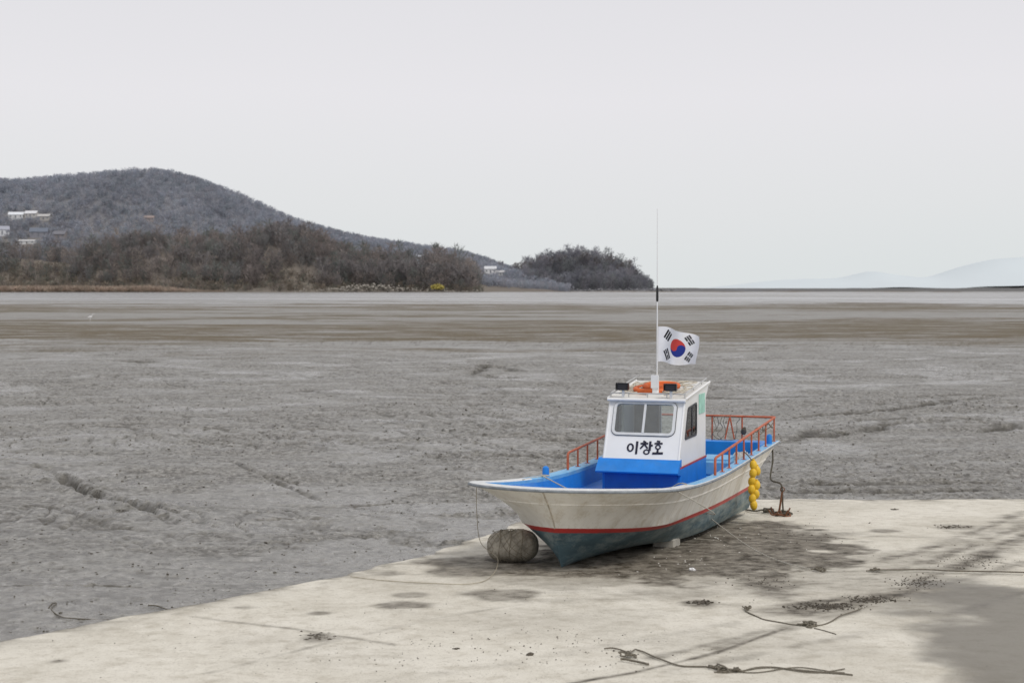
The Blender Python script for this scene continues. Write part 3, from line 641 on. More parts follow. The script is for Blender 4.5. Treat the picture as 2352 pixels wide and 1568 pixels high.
M_dblue=mat('blue cabin paint in shade',(.010,.11,.42),.5,4,.12,dirt=(.05,.12,.28),dirt_amt=.4)  # darker copy of the cabin blue, painting the shade below the ledge
M_white=mat('white cabin paint',(.80,.80,.79),.35,3,.03,dirt=(.62,.58,.50),dirt_amt=.35)
M_rub=mat('grey rubber fender strip',(.20,.22,.24),.7,8,.3)
M_orange=mat('orange brown painted rail',(.45,.105,.045),.55,9,.25,dirt=(.25,.10,.06),dirt_amt=.6)
M_steel=mat('dull steel',(.55,.55,.54),.35,8,.1,metal=.7)
M_black=mat('black plastic',(.015,.015,.016),.4,8,.2)
M_rust=mat('rusty iron',(.16,.07,.035),.8,12,.4)
OL=[(-p[0],p[1],p[2]) for p in G[::-1]]+[tuple(p) for p in G[1:]]
OL=np.array(OL)
T=np.gradient(OL,axis=0)[:,:2]; T/=np.linalg.norm(T,axis=1,keepdims=True); Nn=np.stack([-T[:,1],T[:,0]],1)
if Nn[len(OL)//2][1]<0: Nn=-Nn
def inset(d,dz):
    Q=OL.copy(); Q[:,:2]+=Nn*d; Q[:,0]=np.where(OL[:,0]>0,np.maximum(Q[:,0],0),np.minimum(Q[:,0],0)); Q[:,2]+=dz; return Q
def strip(b,rows,mi=0):
    n=len(rows[0]); v=[tuple(p) for r in rows for p in r]; f=[]
    for a in range(len(rows)-1):
        for i in range(n-1): f.append((a*n+i,a*n+i+1,(a+1)*n+i+1,(a+1)*n+i))
    b.add(v,f,mi)
cap=MB(); strip(cap,[inset(-.012,-.0),inset(-.012,.010),inset(.0,.014),inset(.15,.014),inset(.17,.0),inset(.17,-.05)])
for k,fc in enumerate(cap.f):
    yv=sum(cap.v[i][1] for i in fc)/4
    row=k//(len(OL)-1)
    if yv<3.0 and row<4 or row<2: cap.m[k]=1
cap.obj('gunwale',[M_cap,mat('worn white rim paint',(.66,.67,.66),.5,9,.12,dirt=(.35,.36,.36),dirt_amt=.6)],parent=boat,smooth=True)
rub=MB(); rub.tube([tuple(p) for p in inset(-.016,-.012)],.017,8); rub.obj('rub_rail',M_rub,parent=boat,smooth=True)
kn=MB(); kn.tube([(p[0]+.004,p[1],p[2]) for p in lv[3][3:]],.009,6); kn.obj('spray_strip',M_cream,parent=boat,smooth=True)
kn=MB(); kn.tube([(-p[0]-.004,p[1],p[2]) for p in lv[3][3:]],.009,6); kn.obj('spray_strip',M_cream,parent=boat,smooth=True)
L_=lev(.45); I1=inset(.165,-.03)
I2=np.concatenate([np.stack([-L_[::-1,0],L_[::-1,1],L_[::-1,2]],1),L_[1:]]); I2[:,1]+=.18
I2[:,0]=np.sign(I2[:,0])*np.maximum(np.abs(I2[:,0])-.10,0)
I2[:,0]=np.clip(I2[:,0],-np.abs(I1[:,0]),np.abs(I1[:,0]))
uu=I2[:,1]; I2[:,2]=np.where(uu>3.2,np.minimum(I2[:,2],.86+0*uu),I2[:,2]); I2[:,2]=np.maximum(I2[:,2],.86)
dk=MB(); msk=(OL[:,1]<9.6); I1m=I1[msk]; I2m=I2[msk]; strip(dk,[I1m,I2m])
n=len(I2m); v=[tuple(p) for p in I2m]; f=[(i,i+1,n-2-i,n-1-i) for i in range(n//2-1)]; dk.add(v,f)
dk.obj('deck',M_blue,parent=boat,smooth=True)
sb=MB(); sb.box(-1.04,1.04,9.35,9.45,.86,1.25,b=.01); sb.box(-1.03,1.03,9.45,10.46,1.10,1.178,b=.01); sb.obj('stern_bulkhead',M_blue,parent=boat)
ht=MB(); ht.box(.30,.86,7.5,8.3,.85,1.10,b=.03); ht.box(.34,.82,7.54,8.26,1.09,1.13,b=.01); ht.obj('engine_hatch',M_cap,parent=boat)
fb=MB(); fb.box(-.45,.45,3.3,4.1,.84,.98,b=.03); fb.obj('fish_hold_lid',M_blue,parent=boat)
for (v_,u_) in ((-1.12,3.75),(1.12,9.9)):
    bt=MB(); z0=1.2; bt.tube([(v_,u_,z0-.02),(v_,u_,z0+.10),(v_,u_,z0+.13),(v_,u_,z0+.15)],[.05,.05,.045,.02],12); bt.obj('mooring_bitt',M_blue,parent=boat,smooth=True)

# cabin
cab=bpy.data.objects.new('cabin',None); COL.objects.link(cab); cab.parent=boat; cab['label']='white wheelhouse with blue base'
HT=.868; DZ=-.042
fr=lambda a,b:(a,4.98+.40*b,1.36+HT*b)
wl=MB()
wl.slab([[(-.6,0),(.6,0),(.6,1),(-.6,1)],rrect(-.47,.44,.43,.93,.07)],fr,(0,.036,-.017))
side=[(4.93,1.25),(4.98,1.36),(5.38,2.228),(7.10,2.43+DZ),(6.86,2.18),(6.86,1.25)]
hole=[(5.33,1.70),(5.38,1.67),(6.08,1.67),(6.12,1.71),(6.12,2.09),(6.08,2.13),(5.58,2.09),(5.53,2.06)]
wl.slab([side,hole],lambda a,b:(.6,a,b),(-.04,0,0)); wl.slab([side,hole],lambda a,b:(-.6,a,b),(.04,0,0))
wl.slab([[(-.56,1.25),(.56,1.25),(.56,2.33),(-.56,2.33)],[(-.12,1.26),(.53,1.26),(.53,2.28),(-.12,2.28)],[(-.50,1.70),(-.24,1.70),(-.24,2.2),(-.50,2.2)]],lambda a,b:(a,6.82,b),(0,.03,0))
for s in (-1,1): wl.tube([(s*.578,4.955,1.27),(s*.578,5.0,1.36),(s*.578,5.40,2.228)],.026,10)
wl.obj('wall',M_white,parent=cab,smooth=True)
il=MB(); il.box(-.54,-.13,6.70,6.74,1.3,2.05); il.obj('interior_panel',mat('brown plywood',(.40,.31,.24),.6,5,.2),parent=cab)
il=MB(); il.box(-.5,.5,5.2,5.45,1.3,1.42); il.obj('dashboard',mat('brown plywood shelf',(.16,.12,.09),.6,5,.2),parent=cab)
rf=MB(); rf.slab([[(5.31,2.255+DZ),(5.32,2.30+DZ),(7.12,2.465+DZ),(7.13,2.43+DZ),(5.42,2.27+DZ)]],lambda a,b:(-.615,a,b),(1.23,0,0)); 
rf.obj('roof',mat('dirty white roof',(.70,.69,.65),.5,5,.06,dirt=(.45,.40,.32),dirt_amt=.5),parent=cab)
for s in (-1,1): ed=MB(); ed.tube([(s*.61,5.33,2.30+DZ),(s*.61,7.12,2.465+DZ)],.016,8); ed.obj('roof_edge',M_white,parent=cab,smooth=True)
ed=MB(); ed.tube([(-.612,5.315,2.275+DZ),(.612,5.315,2.275+DZ)],.024,8); ed.obj('roof_edge',M_white,parent=cab,smooth=True)
bs=MB(); bs.box(-.61,.61,5.0,6.88,.84,1.25,b=.012)
bs.slab([[(5.04,1.37),(4.965,1.365),(4.80,1.225),(4.76,1.19),(4.77,1.17),(5.03,1.13)]],lambda a,b:(-.655,a,b),(1.27,0,0)); bs.obj('cabin_base',M_blue,parent=cab)
bs=MB(); bs.box(-.56,.56,4.96,5.02,.84,1.14); bs.obj('shaded_recess',M_dblue,parent=cab)  # board set back under the ledge, its shade painted in darker blue
for s in (.615,-.615): rl=MB(); rl.box(s-.003,s+.003,4.94,6.87,1.235,1.262); rl.obj('red_trim',M_red,parent=cab)
mg=bpy.data.materials.new('window glass'); t,n_,l,p=nt(mg); out=t.nodes['Material Output']
tr=N(t,'ShaderNodeBsdfTransparent'); tr.inputs[0].default_value=(.88,.92,.90,1); gl=N(t,'ShaderNodeBsdfGlossy'); gl.inputs['Roughness'].default_value=.03
lw=N(t,'ShaderNodeLayerWeight',Blend=.3); mx=N(t,'ShaderNodeMixShader'); l.new(mth(t,'ADD',lw.outputs['Fresnel'],.10),mx.inputs[0]); l.new(tr.outputs[0],mx.inputs[1]); l.new(gl.outputs[0],mx.inputs[2]); l.new(mx.outputs[0],out.inputs[0])
mal=mat('aluminium frame',(.66,.67,.67),.4,9,.08,metal=.2)
def window(fn,outer,inner,panes,nrm,nm='window'):
    e=bpy.data.objects.new(nm,None); COL.objects.link(e); e.parent=cab
    b=MB(); b.slab([outer,inner],fn,nrm); b.obj('frame',mal,parent=e)
    for pn in panes:
        g=MB(); g.slab([pn],fn,[c*.15 for c in nrm]); g.obj('pane',mg,parent=e)
    return e
off=(0,-.020,.010)
e=window(fr,rrect(-.505,.475,.395,.968,.10),rrect(-.462,.432,.438,.924,.06),[rrect(-.465,-.02,.435,.926,.03),rrect(-.01,.435,.435,.926,.03)],off)
b=MB(); b.slab([rrect(-.030,.004,.432,.928,.005)],fr,(0,-.024,.012)); b.obj('mullion',mal,parent=e)
b=MB(); b.slab([rrect(-.515,.485,.385,.978,.11),rrect(-.504,.474,.396,.967,.10)],fr,(0,-.006,.003)); b.obj('seal',mat('dark seal',(.12,.12,.12),.7,9,.1),parent=e)
ho=[(a+(-.03 if a<5.7 else .03),b_+(-.03 if b_<1.9 else .03)) for a,b_ in hole]; mbk=mat('dark rubber seal',(.05,.05,.055),.6,8,.2)
for s in (1,-1):
    e=window(lambda a,b_,s=s:(s*.601,a,b_),ho,hole,[hole],(s*.012,0,0)); e.children[0].data.materials[0]=mbk
    b=MB(); b.slab([[(5.80,1.68),(5.83,1.68),(5.83,2.11),(5.80,2.11)]],lambda a,b_,s=s:(s*.602,a,b_),(s*.01,0,0)); b.obj('mullion',mbk,parent=e)
# name on the front of the cabin
tx=MB(); PXM=1/148.; pl=lambda X,Y_:((X-1475.5)*PXM*.97+.012, ((3.95-(Y_-660)/3708*24.35)-1.36)/HT*.95+.008)
foff=lambda a,b_:(a,4.98+.40*b_-.0045,1.36+HT*b_+.002)
def stk(x1,y1,x2,y2,w1=4.2,w2=None):
    w2=w2 or w1; w1*=1.15; w2*=1.2; dx,dy=x2-x1,y2-y1; L=math.hypot(dx,dy); nx,ny=-dy/L,dx/L
    tx.slab([[pl(x1+nx*w1/2,y1+ny*w1/2),pl(x1-nx*w1/2,y1-ny*w1/2),pl(x2-nx*w2/2,y2-ny*w2/2),pl(x2+nx*w2/2,y2+ny*w2/2)]],foff,(0,-.002,.001))
def ring(cx,cy,rx,ry,w=3.8):
    w*=1.1; O=[pl(cx+rx*math.cos(k*.2618),cy+ry*math.sin(k*.2618)) for k in range(24)]; I=[pl(cx+(rx-w)*math.cos(k*.2618),cy+(ry-w*.8)*math.sin(k*.2618)) for k in range(24)]
    tx.slab([O,I],foff,(0,-.002,.001))
ring(1446,1029,8.5,10,4); stk(1461,1014,1461,1044,4.8,4)
stk(1475,1013,1482,1016.5,3.6); stk(1469,1019,1487,1018.5,3.6); stk(1479,1019,1469.5,1031,4,3); stk(1479,1021,1487,1030,3.6,3)
stk(1492,1013,1492,1035,4.6); stk(1493,1023,1498.5,1022.5,3.8); ring(1485,1038,8,6.4,3.4)
stk(1507,1012.5,1515,1013.5,3.6); stk(1502,1018,1521,1017.5,3.6); ring(1511,1026,7,6,3.2); stk(1511,1032,1511,1040,4); stk(1499,1041,1524,1040,4.4)
tx.obj('painted_name',mat('black lettering paint',(.012,.012,.03),.4,5,.1),parent=cab)
gp=MB(); gp.box(.604,.612,6.32,6.75,1.96,2.27); gp.obj('registration_plate',mat('faded green plate',(.34,.60,.50),.6,9,.2),parent=cab)

# roof gear
rr=MB()
rr.tube([(-.58,5.40,2.37+DZ),(.58,5.40,2.37+DZ)],.010,8)
for x in (-.58,-.3,.0,.3,.58): rr.tube([(x,5.40,2.28+DZ),(x,5.40,2.37+DZ)],.009,6)
for s in (-1,1):
    rr.tube([(s*.58,5.40,2.37+DZ),(s*.585,6.2,2.45+DZ),(s*.585,7.0,2.53+DZ)],.010,8)
    for u_ in (6.0,6.6,7.0): rr.tube([(s*.585,u_,2.34+DZ+(u_-5.4)*.09),(s*.585,u_,2.37+DZ+(u_-5.36)*.097)],.009,6)
rr.tube([(-.585,7.0,2.53+DZ),(.585,7.0,2.53+DZ)],.010,8)
rr.obj('roof_rack',M_steel,parent=cab,smooth=True)
for x in (-.375,.375):
    e=bpy.data.objects.new('floodlight',None); COL.objects.link(e); e.parent=boat
    b=MB(); b.box(x-.09,x+.09,5.30,5.40,2.375,2.485,b=.012); b.box(x-.096,x+.096,5.265,5.31,2.48,2.492); b.box(x-.098,x-.09,5.265,5.31,2.375,2.485); b.box(x+.09,x+.098,5.265,5.31,2.375,2.485); b.obj('housing',M_black,parent=e)
    b=MB(); b.box(x-.075,x+.075,5.292,5.299,2.39,2.475); b.obj('lens',mat('dark lamp glass',(.02,.02,.025),.35,5,.1,spec=.5),parent=e)
    b=MB(); b.box(x-.02,x+.02,5.35,5.39,2.26,2.376); b.obj('bracket',M_white,parent=e)
ped=MB(); ped.box(.02,.11,5.60,5.70,2.26,2.58,b=.015); ped.box(-.06,.19,5.56,5.74,2.26,2.32,b=.01); ped.box(.005,.125,5.585,5.605,2.40,2.60); ped.obj('mast_foot',M_white,parent=boat)
ms=MB(); ms.tube([(.075,5.70,2.40),(.075,5.70,3.75),(.075,5.70,3.95),(.072,5.70,5.16)],[.011,.010,.008,.0045],8); ms.obj('mast',mat('white antenna',(.75,.75,.75),.4,5,.05),parent=boat,smooth=True)
b=MB(); b.tube([(.075,5.70,3.73),(.075,5.70,3.76),(.075,5.70,3.94),(.075,5.70,3.98)],[.012,.02,.018,.009],8); b.obj('antenna_coil',M_black,parent=boat,smooth=True)
b=MB(); R=random.Random(5)
P=[(R.uniform(-.5,.5),R.uniform(5.6,6.9)) for _ in range(36)]; P=[(a,c,2.31+DZ+(c-5.4)*.09+.02+R.uniform(0,.03)) for a,c in P]
b.tube(spline(P,6),.011,5)
b.obj('roof_rope',mat('pale old rope',(.50,.46,.38),.9,20,.3),frame=BM,smooth=True,label='pale tangled rope lying on the cabin roof',category='rope')
for k,(cx,cu,cz,rd) in enumerate([(-.04,5.98,2.405+DZ,.29),(.06,6.06,2.45+DZ,.26)]):
    b=MB(); P=[(cx+rd*math.cos(a),cu+rd*math.sin(a),cz+.09*math.sin(a)*.25) for a in np.linspace(0,2*math.pi,33)[:-1]]; b.tube(P,.040,12,closed=True)
    b.obj('life_ring',mat('orange life ring',(.62,.13,.03),.65,6,.2),frame=BM,smooth=True,label='orange life ring lying on the cabin roof',category='life ring')

# railings
def rail(s):
    b=MB(); ptop=lambda u:1.42+(u-4.9)*.0355
    us=[4.95,5.5,6.05,6.65,7.3,8.0,8.7,9.4,10.3] ; x=s*1.14
    gz=lambda u: float(herm(u,[4,5,7.4,10.5],[1.185,1.16,1.16,1.18]))
    b.tube([(x,4.95,gz(4.95)),(x,4.95,ptop(4.95)-.04),(x,4.97,ptop(4.95)-.01),(x,5.02,ptop(5.0)),(x,7.5,ptop(7.5)),(x,10.36,ptop(10.36))],.020,8)
    for u in us[1:]: b.tube([(x,u,gz(u)),(x,u,ptop(u))],.015,8); b.box(x-.035,x+.035,u-.035,u+.035,gz(u),gz(u)+.01)
    return b
for s in (1,-1): rail(s).obj('railing',M_orange,parent=boat,smooth=True)
b=MB(); zt=1.42+(10.36-4.9)*.0355; b.tube([(-1.14,10.36,zt),(1.14,10.36,zt)],.020,8)
for x in (-.7,0,.55): b.tube([(x,10.36,1.18),(x,10.36,zt)],.015,8)
b.tube([(.25,10.3,1.2),(.33,10.33,zt)],.014,6); b.tube([(.42,10.3,1.2),(.33,10.33,zt)],.014,6)
b.obj('railing',M_orange,parent=boat,smooth=True,label='orange stern railing')
M_rope=mat('grey brown rope',(.16,.142,.11),.9,40,.35,bmp=.6); M_lrope=mat('pale rope',(.42,.39,.32),.9,40,.25)
b=MB(); P=[]
for k in range(5):
    zs_=np.linspace(1.60,1.2,5) if k%2==0 else np.linspace(1.2,1.60,5)
    xc=R.uniform(.05,.5)
    P+=[(xc+R.uniform(-.05,.05)+(z-1.6)*R.uniform(-.3,.3),10.25+R.uniform(-.08,.08),z) for z in zs_]
b.tube(spline(P,4),.006,5)
b.obj('hanging_rope',M_rope,frame=BM,smooth=True,label='dark rope tangle hung on the stern railing',category='rope')
b=MB(); P=[]
for k in range(3):
    js=range(8) if k%2==0 else range(7,-1,-1)
    P+=[(1.14+R.uniform(-.03,.03),8.3+j*.25,1.54+R.uniform(-.10,.05)) for j in js]
b.tube(spline(P,5),.009,5)
b.obj('hanging_rope',M_rope,frame=BM,smooth=True,label='dark rope wound along the side railing',category='rope')
b=MB(); b.ball((.60,10.28,1.36),(.05,.04,.07),10,0,.35); b.obj('rag_bundle',M_clod,frame=BM,smooth=True,label='dark bundle tied to the stern railing',category='bundle')
b=MB(); nh=14
v=[(.90+(i/nh-.5)*.42,8.35+(j/nh-.5)*1.2,.86+.30*max(0,1-((i/nh-.5)*2)**2)*max(0,1-((j/nh-.5)*2)**2)*(.5+1.1*float(fbm(np.array(i*.5),np.array(j*.5),8,3)))) for i in range(nh+1) for j in range(nh+1)]
b.add(v,[(i*(nh+1)+j,i*(nh+1)+j+1,(i+1)*(nh+1)+j+1,(i+1)*(nh+1)+j) for i in range(nh) for j in range(nh)])
b.obj('net_heap',mat('pale netting heap',(.52,.52,.50),.9,25,.3,bmp=.8),frame=BM,smooth=True,label='pale heap of netting by the gunwale',category='net')
b=MB(); P=[(1.16,2.9,1.27),(1.0,3.0,1.25),(.6,3.3,1.0),(.1,3.4,1.0),(-.4,3.3,1.0),(-1.0,3.4,1.22),(-1.15,3.7,1.22),(-1.02,3.6,1.23),(-1.1,3.5,1.23),(-1.15,3.2,1.24),(-1.1,2.6,1.28)]; b.tube(spline(P,8),.009,6)
b.obj('deck_rope',M_lrope,frame=BM,smooth=True,label='pale rope lying across the bow deck',category='rope')

# yellow net floats
M_yel=mat('yellow plastic float',(.72,.46,.03),.5,6,.15,dirt=(.40,.27,.06),dirt_amt=.6)
for k,(dx,du,z) in enumerate([(0,0,1.08),(.0,-.03,.95),(-.02,-.02,.82),(-.02,-.04,.69),(0,-.05,.55),(.045,.07,.985),(.05,.02,.75),(.045,-.01,.61),(.02,-.06,.44)]):
    b=MB(); ro=Matrix.Rotation(R.uniform(-.3,.3),3,'Y')@Matrix.Rotation(R.uniform(-.3,.3),3,'X'); b.ball((1.30+dx*1.0,7.28+du,z),(.062,.062,.085),14,0,0,ro); b.tube([(1.30+dx,7.28+du,z+.07),(1.30+dx,7.28+du,z+.10)],.022,8)
    b.obj('net_float',M_yel,frame=BM,smooth=True,label='yellow net float hanging from the gunwale',category='float',group='yellow floats strung over the gunwale')
b=MB(); b.tube(spline([(1.14,7.28,1.30),(1.24,7.28,1.2),(1.30,7.28,1.08),(1.28,7.26,.8),(1.30,7.22,.5),(1.32,7.21,.4)],6),.01,6); b.obj('float_line',M_rope,frame=BM,smooth=True,label='thin line carrying the yellow floats',category='line')

# flag
nx,ny=168,112; b=MB(); v=[];f=[];mi=[]
def fpos(s,t_):
    zt=3.345-.05*s-.11*s**2+.012*math.sin(s*9); zb=2.79-.015*s-.02*s*s+.02*math.sin(s*7+1)
    return (.09+.645*s-.02*t_*s+.012*math.sin(t_*5)*s, 5.70+.085*math.sin(s*8.5+t_*1.6)*min(1,s*3)-.05*s, zt+(zb-zt)*t_)
def fcol(X,Y_):
    r=math.hypot(X,Y_)
    if r<.53:
        a=math.radians(0); x=X*math.cos(a)-Y_*math.sin(a); y=X*math.sin(a)+Y_*math.cos(a)
        if math.hypot(x+.265,y*1.25)<.26: return 1
        if math.hypot(x-.265,y*1.25)<.26: return 2
        return 1 if y>0 else 2
    for (sx,sy,pat) in ((-1,1,(1,1,1)),(1,1,(0,1,0)),(-1,-1,(1,0,1)),(1,-1,(0,0,0))):
        D_=math.hypot(3,2); dx,dy=sx*3/D_,sy*2/D_; al_=X*dx+Y_*dy; c=abs(-X*dy+Y_*dx)
        if c<.29 and .75<al_<1.18:
            for k in range(3):
                o_=.75+k*.15
                if o_<=al_<o_+.112:
                    if pat[k] or c>.03: return 3
    return 0
for j in range(ny+1):
    for i in range(nx+1): v.append(fpos(i/nx,j/ny))
for j in range(ny):
    cut=3*abs(math.sin(j*.5))*random.random()
    for i in range(nx):
        if i>nx-1-cut: continue
        f.append((j*(nx+1)+i,j*(nx+1)+i+1,(j+1)*(nx+1)+i+1,(j+1)*(nx+1)+i)); mi.append(fcol((i+.5)/nx*3-1.5,1-(j+.5)/ny*2))
b.add(v,f); b.m=mi
def cloth(nm,c): return mat(nm,c,.9,10,.04)
b.obj('flag',[cloth('white cloth',(.80,.80,.82)),cloth('red cloth',(.58,.06,.05)),cloth('blue cloth',(.02,.04,.25)),cloth('black cloth',(.008,.008,.012))],frame=BM,smooth=True,auto=False,
   label='worn South Korean flag flying from the mast',category='flag')

def W(v_,u_,z_): return BM@Vector((v_,u_,z_))
b=MB(); b.box(.52,.84,3.55,3.95,-.0+.20,.40,b=.02); b.obj('concrete_block',mat('pale block',(.42,.40,.35),.9,8,.2,bmp=.5),frame=BM,label='pale concrete block wedged under the hull',category='block')
b=MB(); b.box(-.75,-.5,3.8,4.2,.19,.40,b=.02); b.obj('concrete_block',mat('grey block',(.4,.38,.34),.9,8,.2,bmp=.5),frame=BM,label='grey concrete block wedged under the hull',category='block')

# old net-wrapped buoy
c=on_ramp(1180,1294); bc=Vector((c.x,c.y+.12,rampz(c.y+.12))); b=MB(); v=[];f=[]; nu,nv=36,28
rad=.205
for i in range(nu+1):
    s=i/nu; x=-.345+.69*s; e=1-abs(2*s-1)**3.2; r0=rad*max(e,0)**.5
    for k in range(nv):
        a=2*math.pi*k/nv; nz_=.90+.18*float(fbm(np.array(s*4.),np.array(math.cos(a)*2+7),4,3))+.09*float(fbm(np.array(s*16.),np.array(math.sin(a)*6+math.cos(a)*5+30),6,2))
        rr_=r0*nz_; v.append((x,math.cos(a)*rr_*1.1,rad*.93+math.sin(a)*rr_*(.97 if math.sin(a)<0 else 1)))
for i in range(nu):
    for k in range(nv): f.append((i*nv+k,i*nv+(k+1)%nv,(i+1)*nv+(k+1)%nv,(i+1)*nv+k))
b.add(v,f,0)
for dirn in (1,-1):
    for k in range(11):
        a0=2*math.pi*k/11; P=[]
        for s in np.linspace(.04,.96,22):
            a=a0+dirn*s*4.5+.15*math.sin(s*14+k); e=1-abs(2*s-1)**3.2; r0=rad*max(e,0)**.5*1.05; P.append((-.345+.69*s,math.cos(a)*r0*1.1,rad*.95+math.sin(a)*r0))
        b.tube(P,.0033,4,1)
for s in (.3,.5,.72):
    e=1-abs(2*s-1)**3.2; r0=rad*e**.5*1.06; b.tube([(-.345+.69*s+.015*math.sin(a*3),math.cos(a)*r0*1.1,rad*.95+math.sin(a)*r0) for a in np.linspace(0,2*math.pi,25)[:-1]],.006,5,1,closed=True)
o=b.obj('mooring_buoy',[mat('weathered styrofoam',(.34,.31,.255),.95,7,.5,dirt=(.11,.095,.07),dirt_amt=.8,bmp=.9),mat('old net cord',(.24,.21,.16),.95,20,.3)],smooth=True,label='grey net wrapped mooring buoy beside the keel',category='buoy')
o.location=bc; o.rotation_euler=(0,math.radians(-3),math.radians(-10))

# ropes on the ground
def limp(Q,r,amp=.018,seed=0):
    out=[]
    for i,q in enumerate(Q):
        k=i*.55+seed; out.append(q+Vector((amp*math.sin(k*1.7),amp*1.8*math.sin(k)+amp*.8*math.sin(k*.37),0)))
    return out
def grope(pts,r,n=8,amp=.0):
    P=[]
    for q_ in pts:
        if isinstance(q_,Vector): P.append(q_)
        else: P.append(on_ramp(*q_)+Vector((0,0,r+.006)))
    b=MB(); Q=spline(P,n)
    if amp: Q=limp(Q,r,amp)
    b.tube(Q,r,6); return b
b=grope([W(1.22,1.62,1.38),W(1.62,2.5,.95),on_ramp(1640,1225)+Vector((-.1,0,.28)),on_ramp(1740,1276)+Vector((0,0,.06)),(1870,1310),(1990,1312),(2150,1316),(2350,1322)],.0075)
b.obj('mooring_line',mat('thin pale mooring line',(.44,.42,.37),.9,30,.2),smooth=True,label='thin mooring line running from the bow across concrete',category='rope')
b=grope([(1990,1313),(2060,1310),(2150,1311),(2250,1314),(2400,1317)],.009,8,.01); b.obj('ground_rope',M_rope,smooth=True,label='dark thick rope stretched over the slipway',category='rope')
b=grope([W(-1.17,.9,1.42),W(-1.20,1.0,1.0),W(-1.18,1.1,.62),on_ramp(1143,1300)+Vector((0,0,.1)),(1128,1325),(1080,1342),(980,1340),(880,1334),(805,1325)],.0042); b.obj('bow_line',mat('frayed tan line',(.36,.32,.24),.9,30,.2),smooth=True,label='thin tan line hanging from the bow to ground',category='rope')
def knotP(px,py,r,k,seed,rad=.09):
    """loose coils: the rope turns round on itself a few times"""
    R_=random.Random(seed); c=on_ramp(px,py); P=[]; ph=R_.uniform(0,6.28); cx=cy=0
    for i in range(k):
        if i%7==0: cx,cy=R_.gauss(0,rad*.6),R_.gauss(0,rad*.7); rd=rad*R_.uniform(.35,.8)
        a=ph+i*.95; P.append(c+Vector((cx+rd*math.cos(a),cy+rd*1.3*math.sin(a),r+.004+(i%5)*r*.7)))
    return P
def knot(b,px,py,r,k,seed,rad=.09): b.tube(spline(knotP(px,py,r,k,seed,rad),5),r,6)
b=grope([(1388,1492),(1420,1493)]+knotP(1443,1507,.009,20,1,.06)+[(1462,1494),(1490,1505),(1550,1528),(1620,1534)]+knotP(1650,1540,.009,22,2,.07)+[(1675,1542)]+knotP(1695,1543,.009,16,3,.06)+[(1750,1535),(1830,1540),(1900,1548),(1960,1552)],.0075,6,.008)
b.tube(limp(spline([on_ramp(1425,1518)+Vector((0,0,.02)),on_ramp(1455,1522)+Vector((0,0,.02)),on_ramp(1492,1529)+Vector((0,0,.015))],6),.01,.008),.011,6)
for k in range(2): b.tube(spline([on_ramp(x_,1541+6*math.sin(x_*.03+k*2))+Vector((0,0,.012)) for x_ in range(1640,1950,25)],5),.0055,5)
b.obj('frayed_rope',M_rope,smooth=True,label='long frayed knotted rope lying on pale concrete',category='rope')
b=grope([(1705,1395),(1722,1410),(1760,1426),(1820,1436)]+knotP(1852,1438,.010,26,4,.08)+[(1890,1436),(1930,1418),(1980,1398)],.0075,6,.008); knot(b,1712,1400,.009,16,6,.04)
b.tube(spline([on_ramp(1870,1444)+Vector((0,0,.01)),on_ramp(1895,1450)+Vector((0,0,.01)),on_ramp(1920,1458)+Vector((0,0,.01))],6),.005,5)
b.obj('frayed_rope',M_rope,smooth=True,label='curved muddy rope with tangled knot near puddle',category='rope')
b=MB(); knot(b,1880,1312,.009,22,8,.08); b.obj('rope_knot',M_rope,smooth=True,label='dark knot of rope lying on concrete',category='rope')
b=MB(); knot(b,2008,1312,.010,18,9,.05); b.obj('rope_knot',M_rope,smooth=True,label='small rope knot joining the ground rope',category='rope')
def mrope(pts,r): 
    P=[]
    for q_ in pts:
        g_=on_mud(*q_); i1=min(int(np.searchsorted(YR,g_.y)),len(YR)-1); i2=min(int(np.searchsorted(S,g_.x/g_.y)),len(S)-1); P.append(Vector((g_.x,g_.y,Z[i1,i2]+r+.004)))
    b=MB(); b.tube(spline(P,8),r,6); return b
M_mrope=mat('mud coated rope',(.12,.105,.08),.8,30,.3)
b=mrope([(112,1410),(120,1400),(130,1400),(118,1412),(140,1424),(170,1427),(200,1428),(230,1429),(250,1428),(290,1434)],.006); b.obj('buried_rope',M_mrope,smooth=True,label='muddy rope half buried in the flat',category='rope')
b=mrope([(340,1398),(360,1397),(385,1403)],.007); b.obj('buried_rope',M_mrope,smooth=True,label='short piece of rope in the mud edge',category='rope')
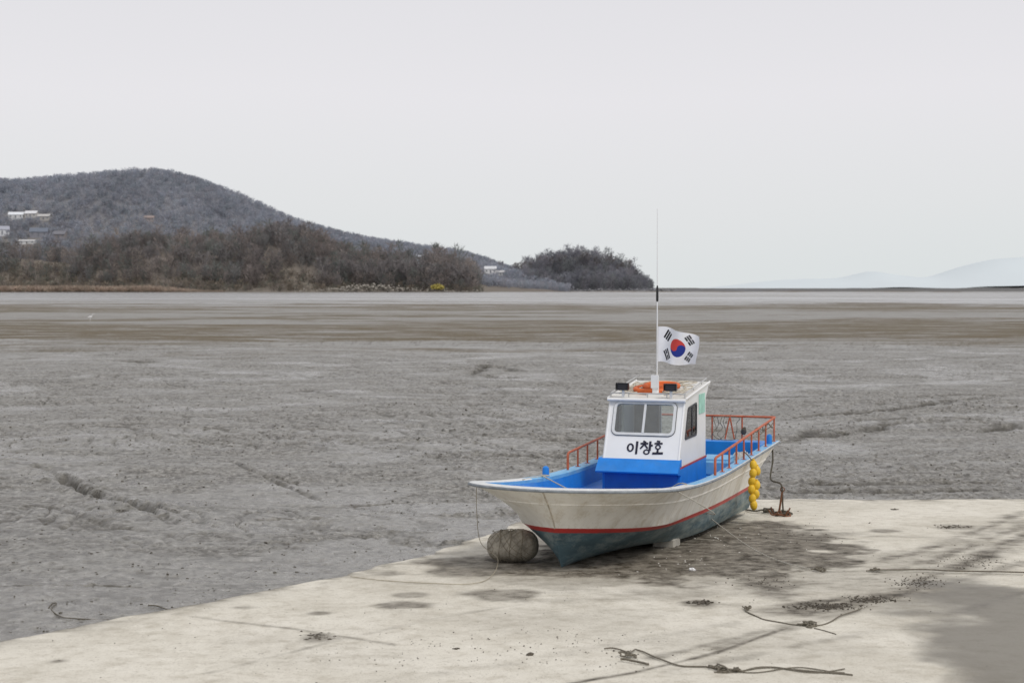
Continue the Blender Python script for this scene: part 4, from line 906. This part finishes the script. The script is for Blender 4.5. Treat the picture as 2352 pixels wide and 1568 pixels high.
b=MB(); c=on_ramp(1590,1311); b.ball((c.x,c.y,c.z+.02),(.045,.03,.025),8,0,.3); b.obj('litter_scrap',mat('white litter',(.75,.75,.75),.7,5,.05),label='small white scrap on the damp concrete',category='litter')
C=[];R2=[]
for _ in range(150):
    q_=on_ramp(1600+random.gauss(0,80),1262+random.gauss(0,30)); C.append((q_.x,q_.y,q_.z+.006)); R2.append(random.uniform(.004,.018))
blobs('shell_fragments',np.array(C),np.array(R2),mat('white shell bits',(.7,.68,.63),.8,9,.15),kind='stuff',label='tiny white shell fragments beside the hull',category='shells')

# grapnel anchor and its rope to the stern
c=on_ramp(1790,1184); b=MB()
an=bpy.data.objects.new('grapnel_anchor',None); COL.objects.link(an); an.location=c; an['label']='rusty grapnel anchor tied below the stern'; an['category']='anchor'
b.tube([(0,0,.10),(.05,.0,.42)],.018,8); b.tube([(.05+.035*math.cos(a),0,.455+.035*math.sin(a)) for a in np.linspace(0,6.28,13)[:-1]],.009,6,closed=True); b.obj('shank',M_rust,parent=an,smooth=True)
for k in range(4):
    a=k*math.pi/2+.5; b=MB(); b.tube(spline([(0,0,.10),(.08*math.cos(a),.08*math.sin(a),.03),(.17*math.cos(a),.17*math.sin(a),.035),(.23*math.cos(a),.23*math.sin(a),.12)],5),.014,6); b.obj('fluke',M_rust,parent=an,smooth=True)
b=MB()
b.tube(spline([W(1.10,10.3,1.2),W(1.12,10.3,.85),W(1.05,9.9,.55)+Vector((.1,0,0)),c+Vector((.02,.02,.55)),c+Vector((.05,0,.40)),c+Vector((.08,.02,.05))]+knotP(1800,1182,.015,22,15,.10)+knotP(1768,1177,.015,22,14,.12)+[on_ramp(1735,1178)+Vector((0,0,.04)),on_ramp(1712,1172)+Vector((0,0,.02))],6),.015,7)
b.obj('anchor_rope',mat('dark muddy rope',(.09,.08,.06),.9,40,.35,bmp=.6),smooth=True,label='thick muddy anchor rope hanging from the stern',category='rope')
b=MB(); b.tube([tuple(c+Vector((.06+.12*math.cos(a),-.03+.10*math.sin(a),.02+.02*math.sin(2*a)))) for a in np.linspace(0,6.28,21)[:-1]],.018,7,closed=True); b.obj('rope_coil',M_rust,smooth=True,label='brown rope loop around the anchor',category='rope')
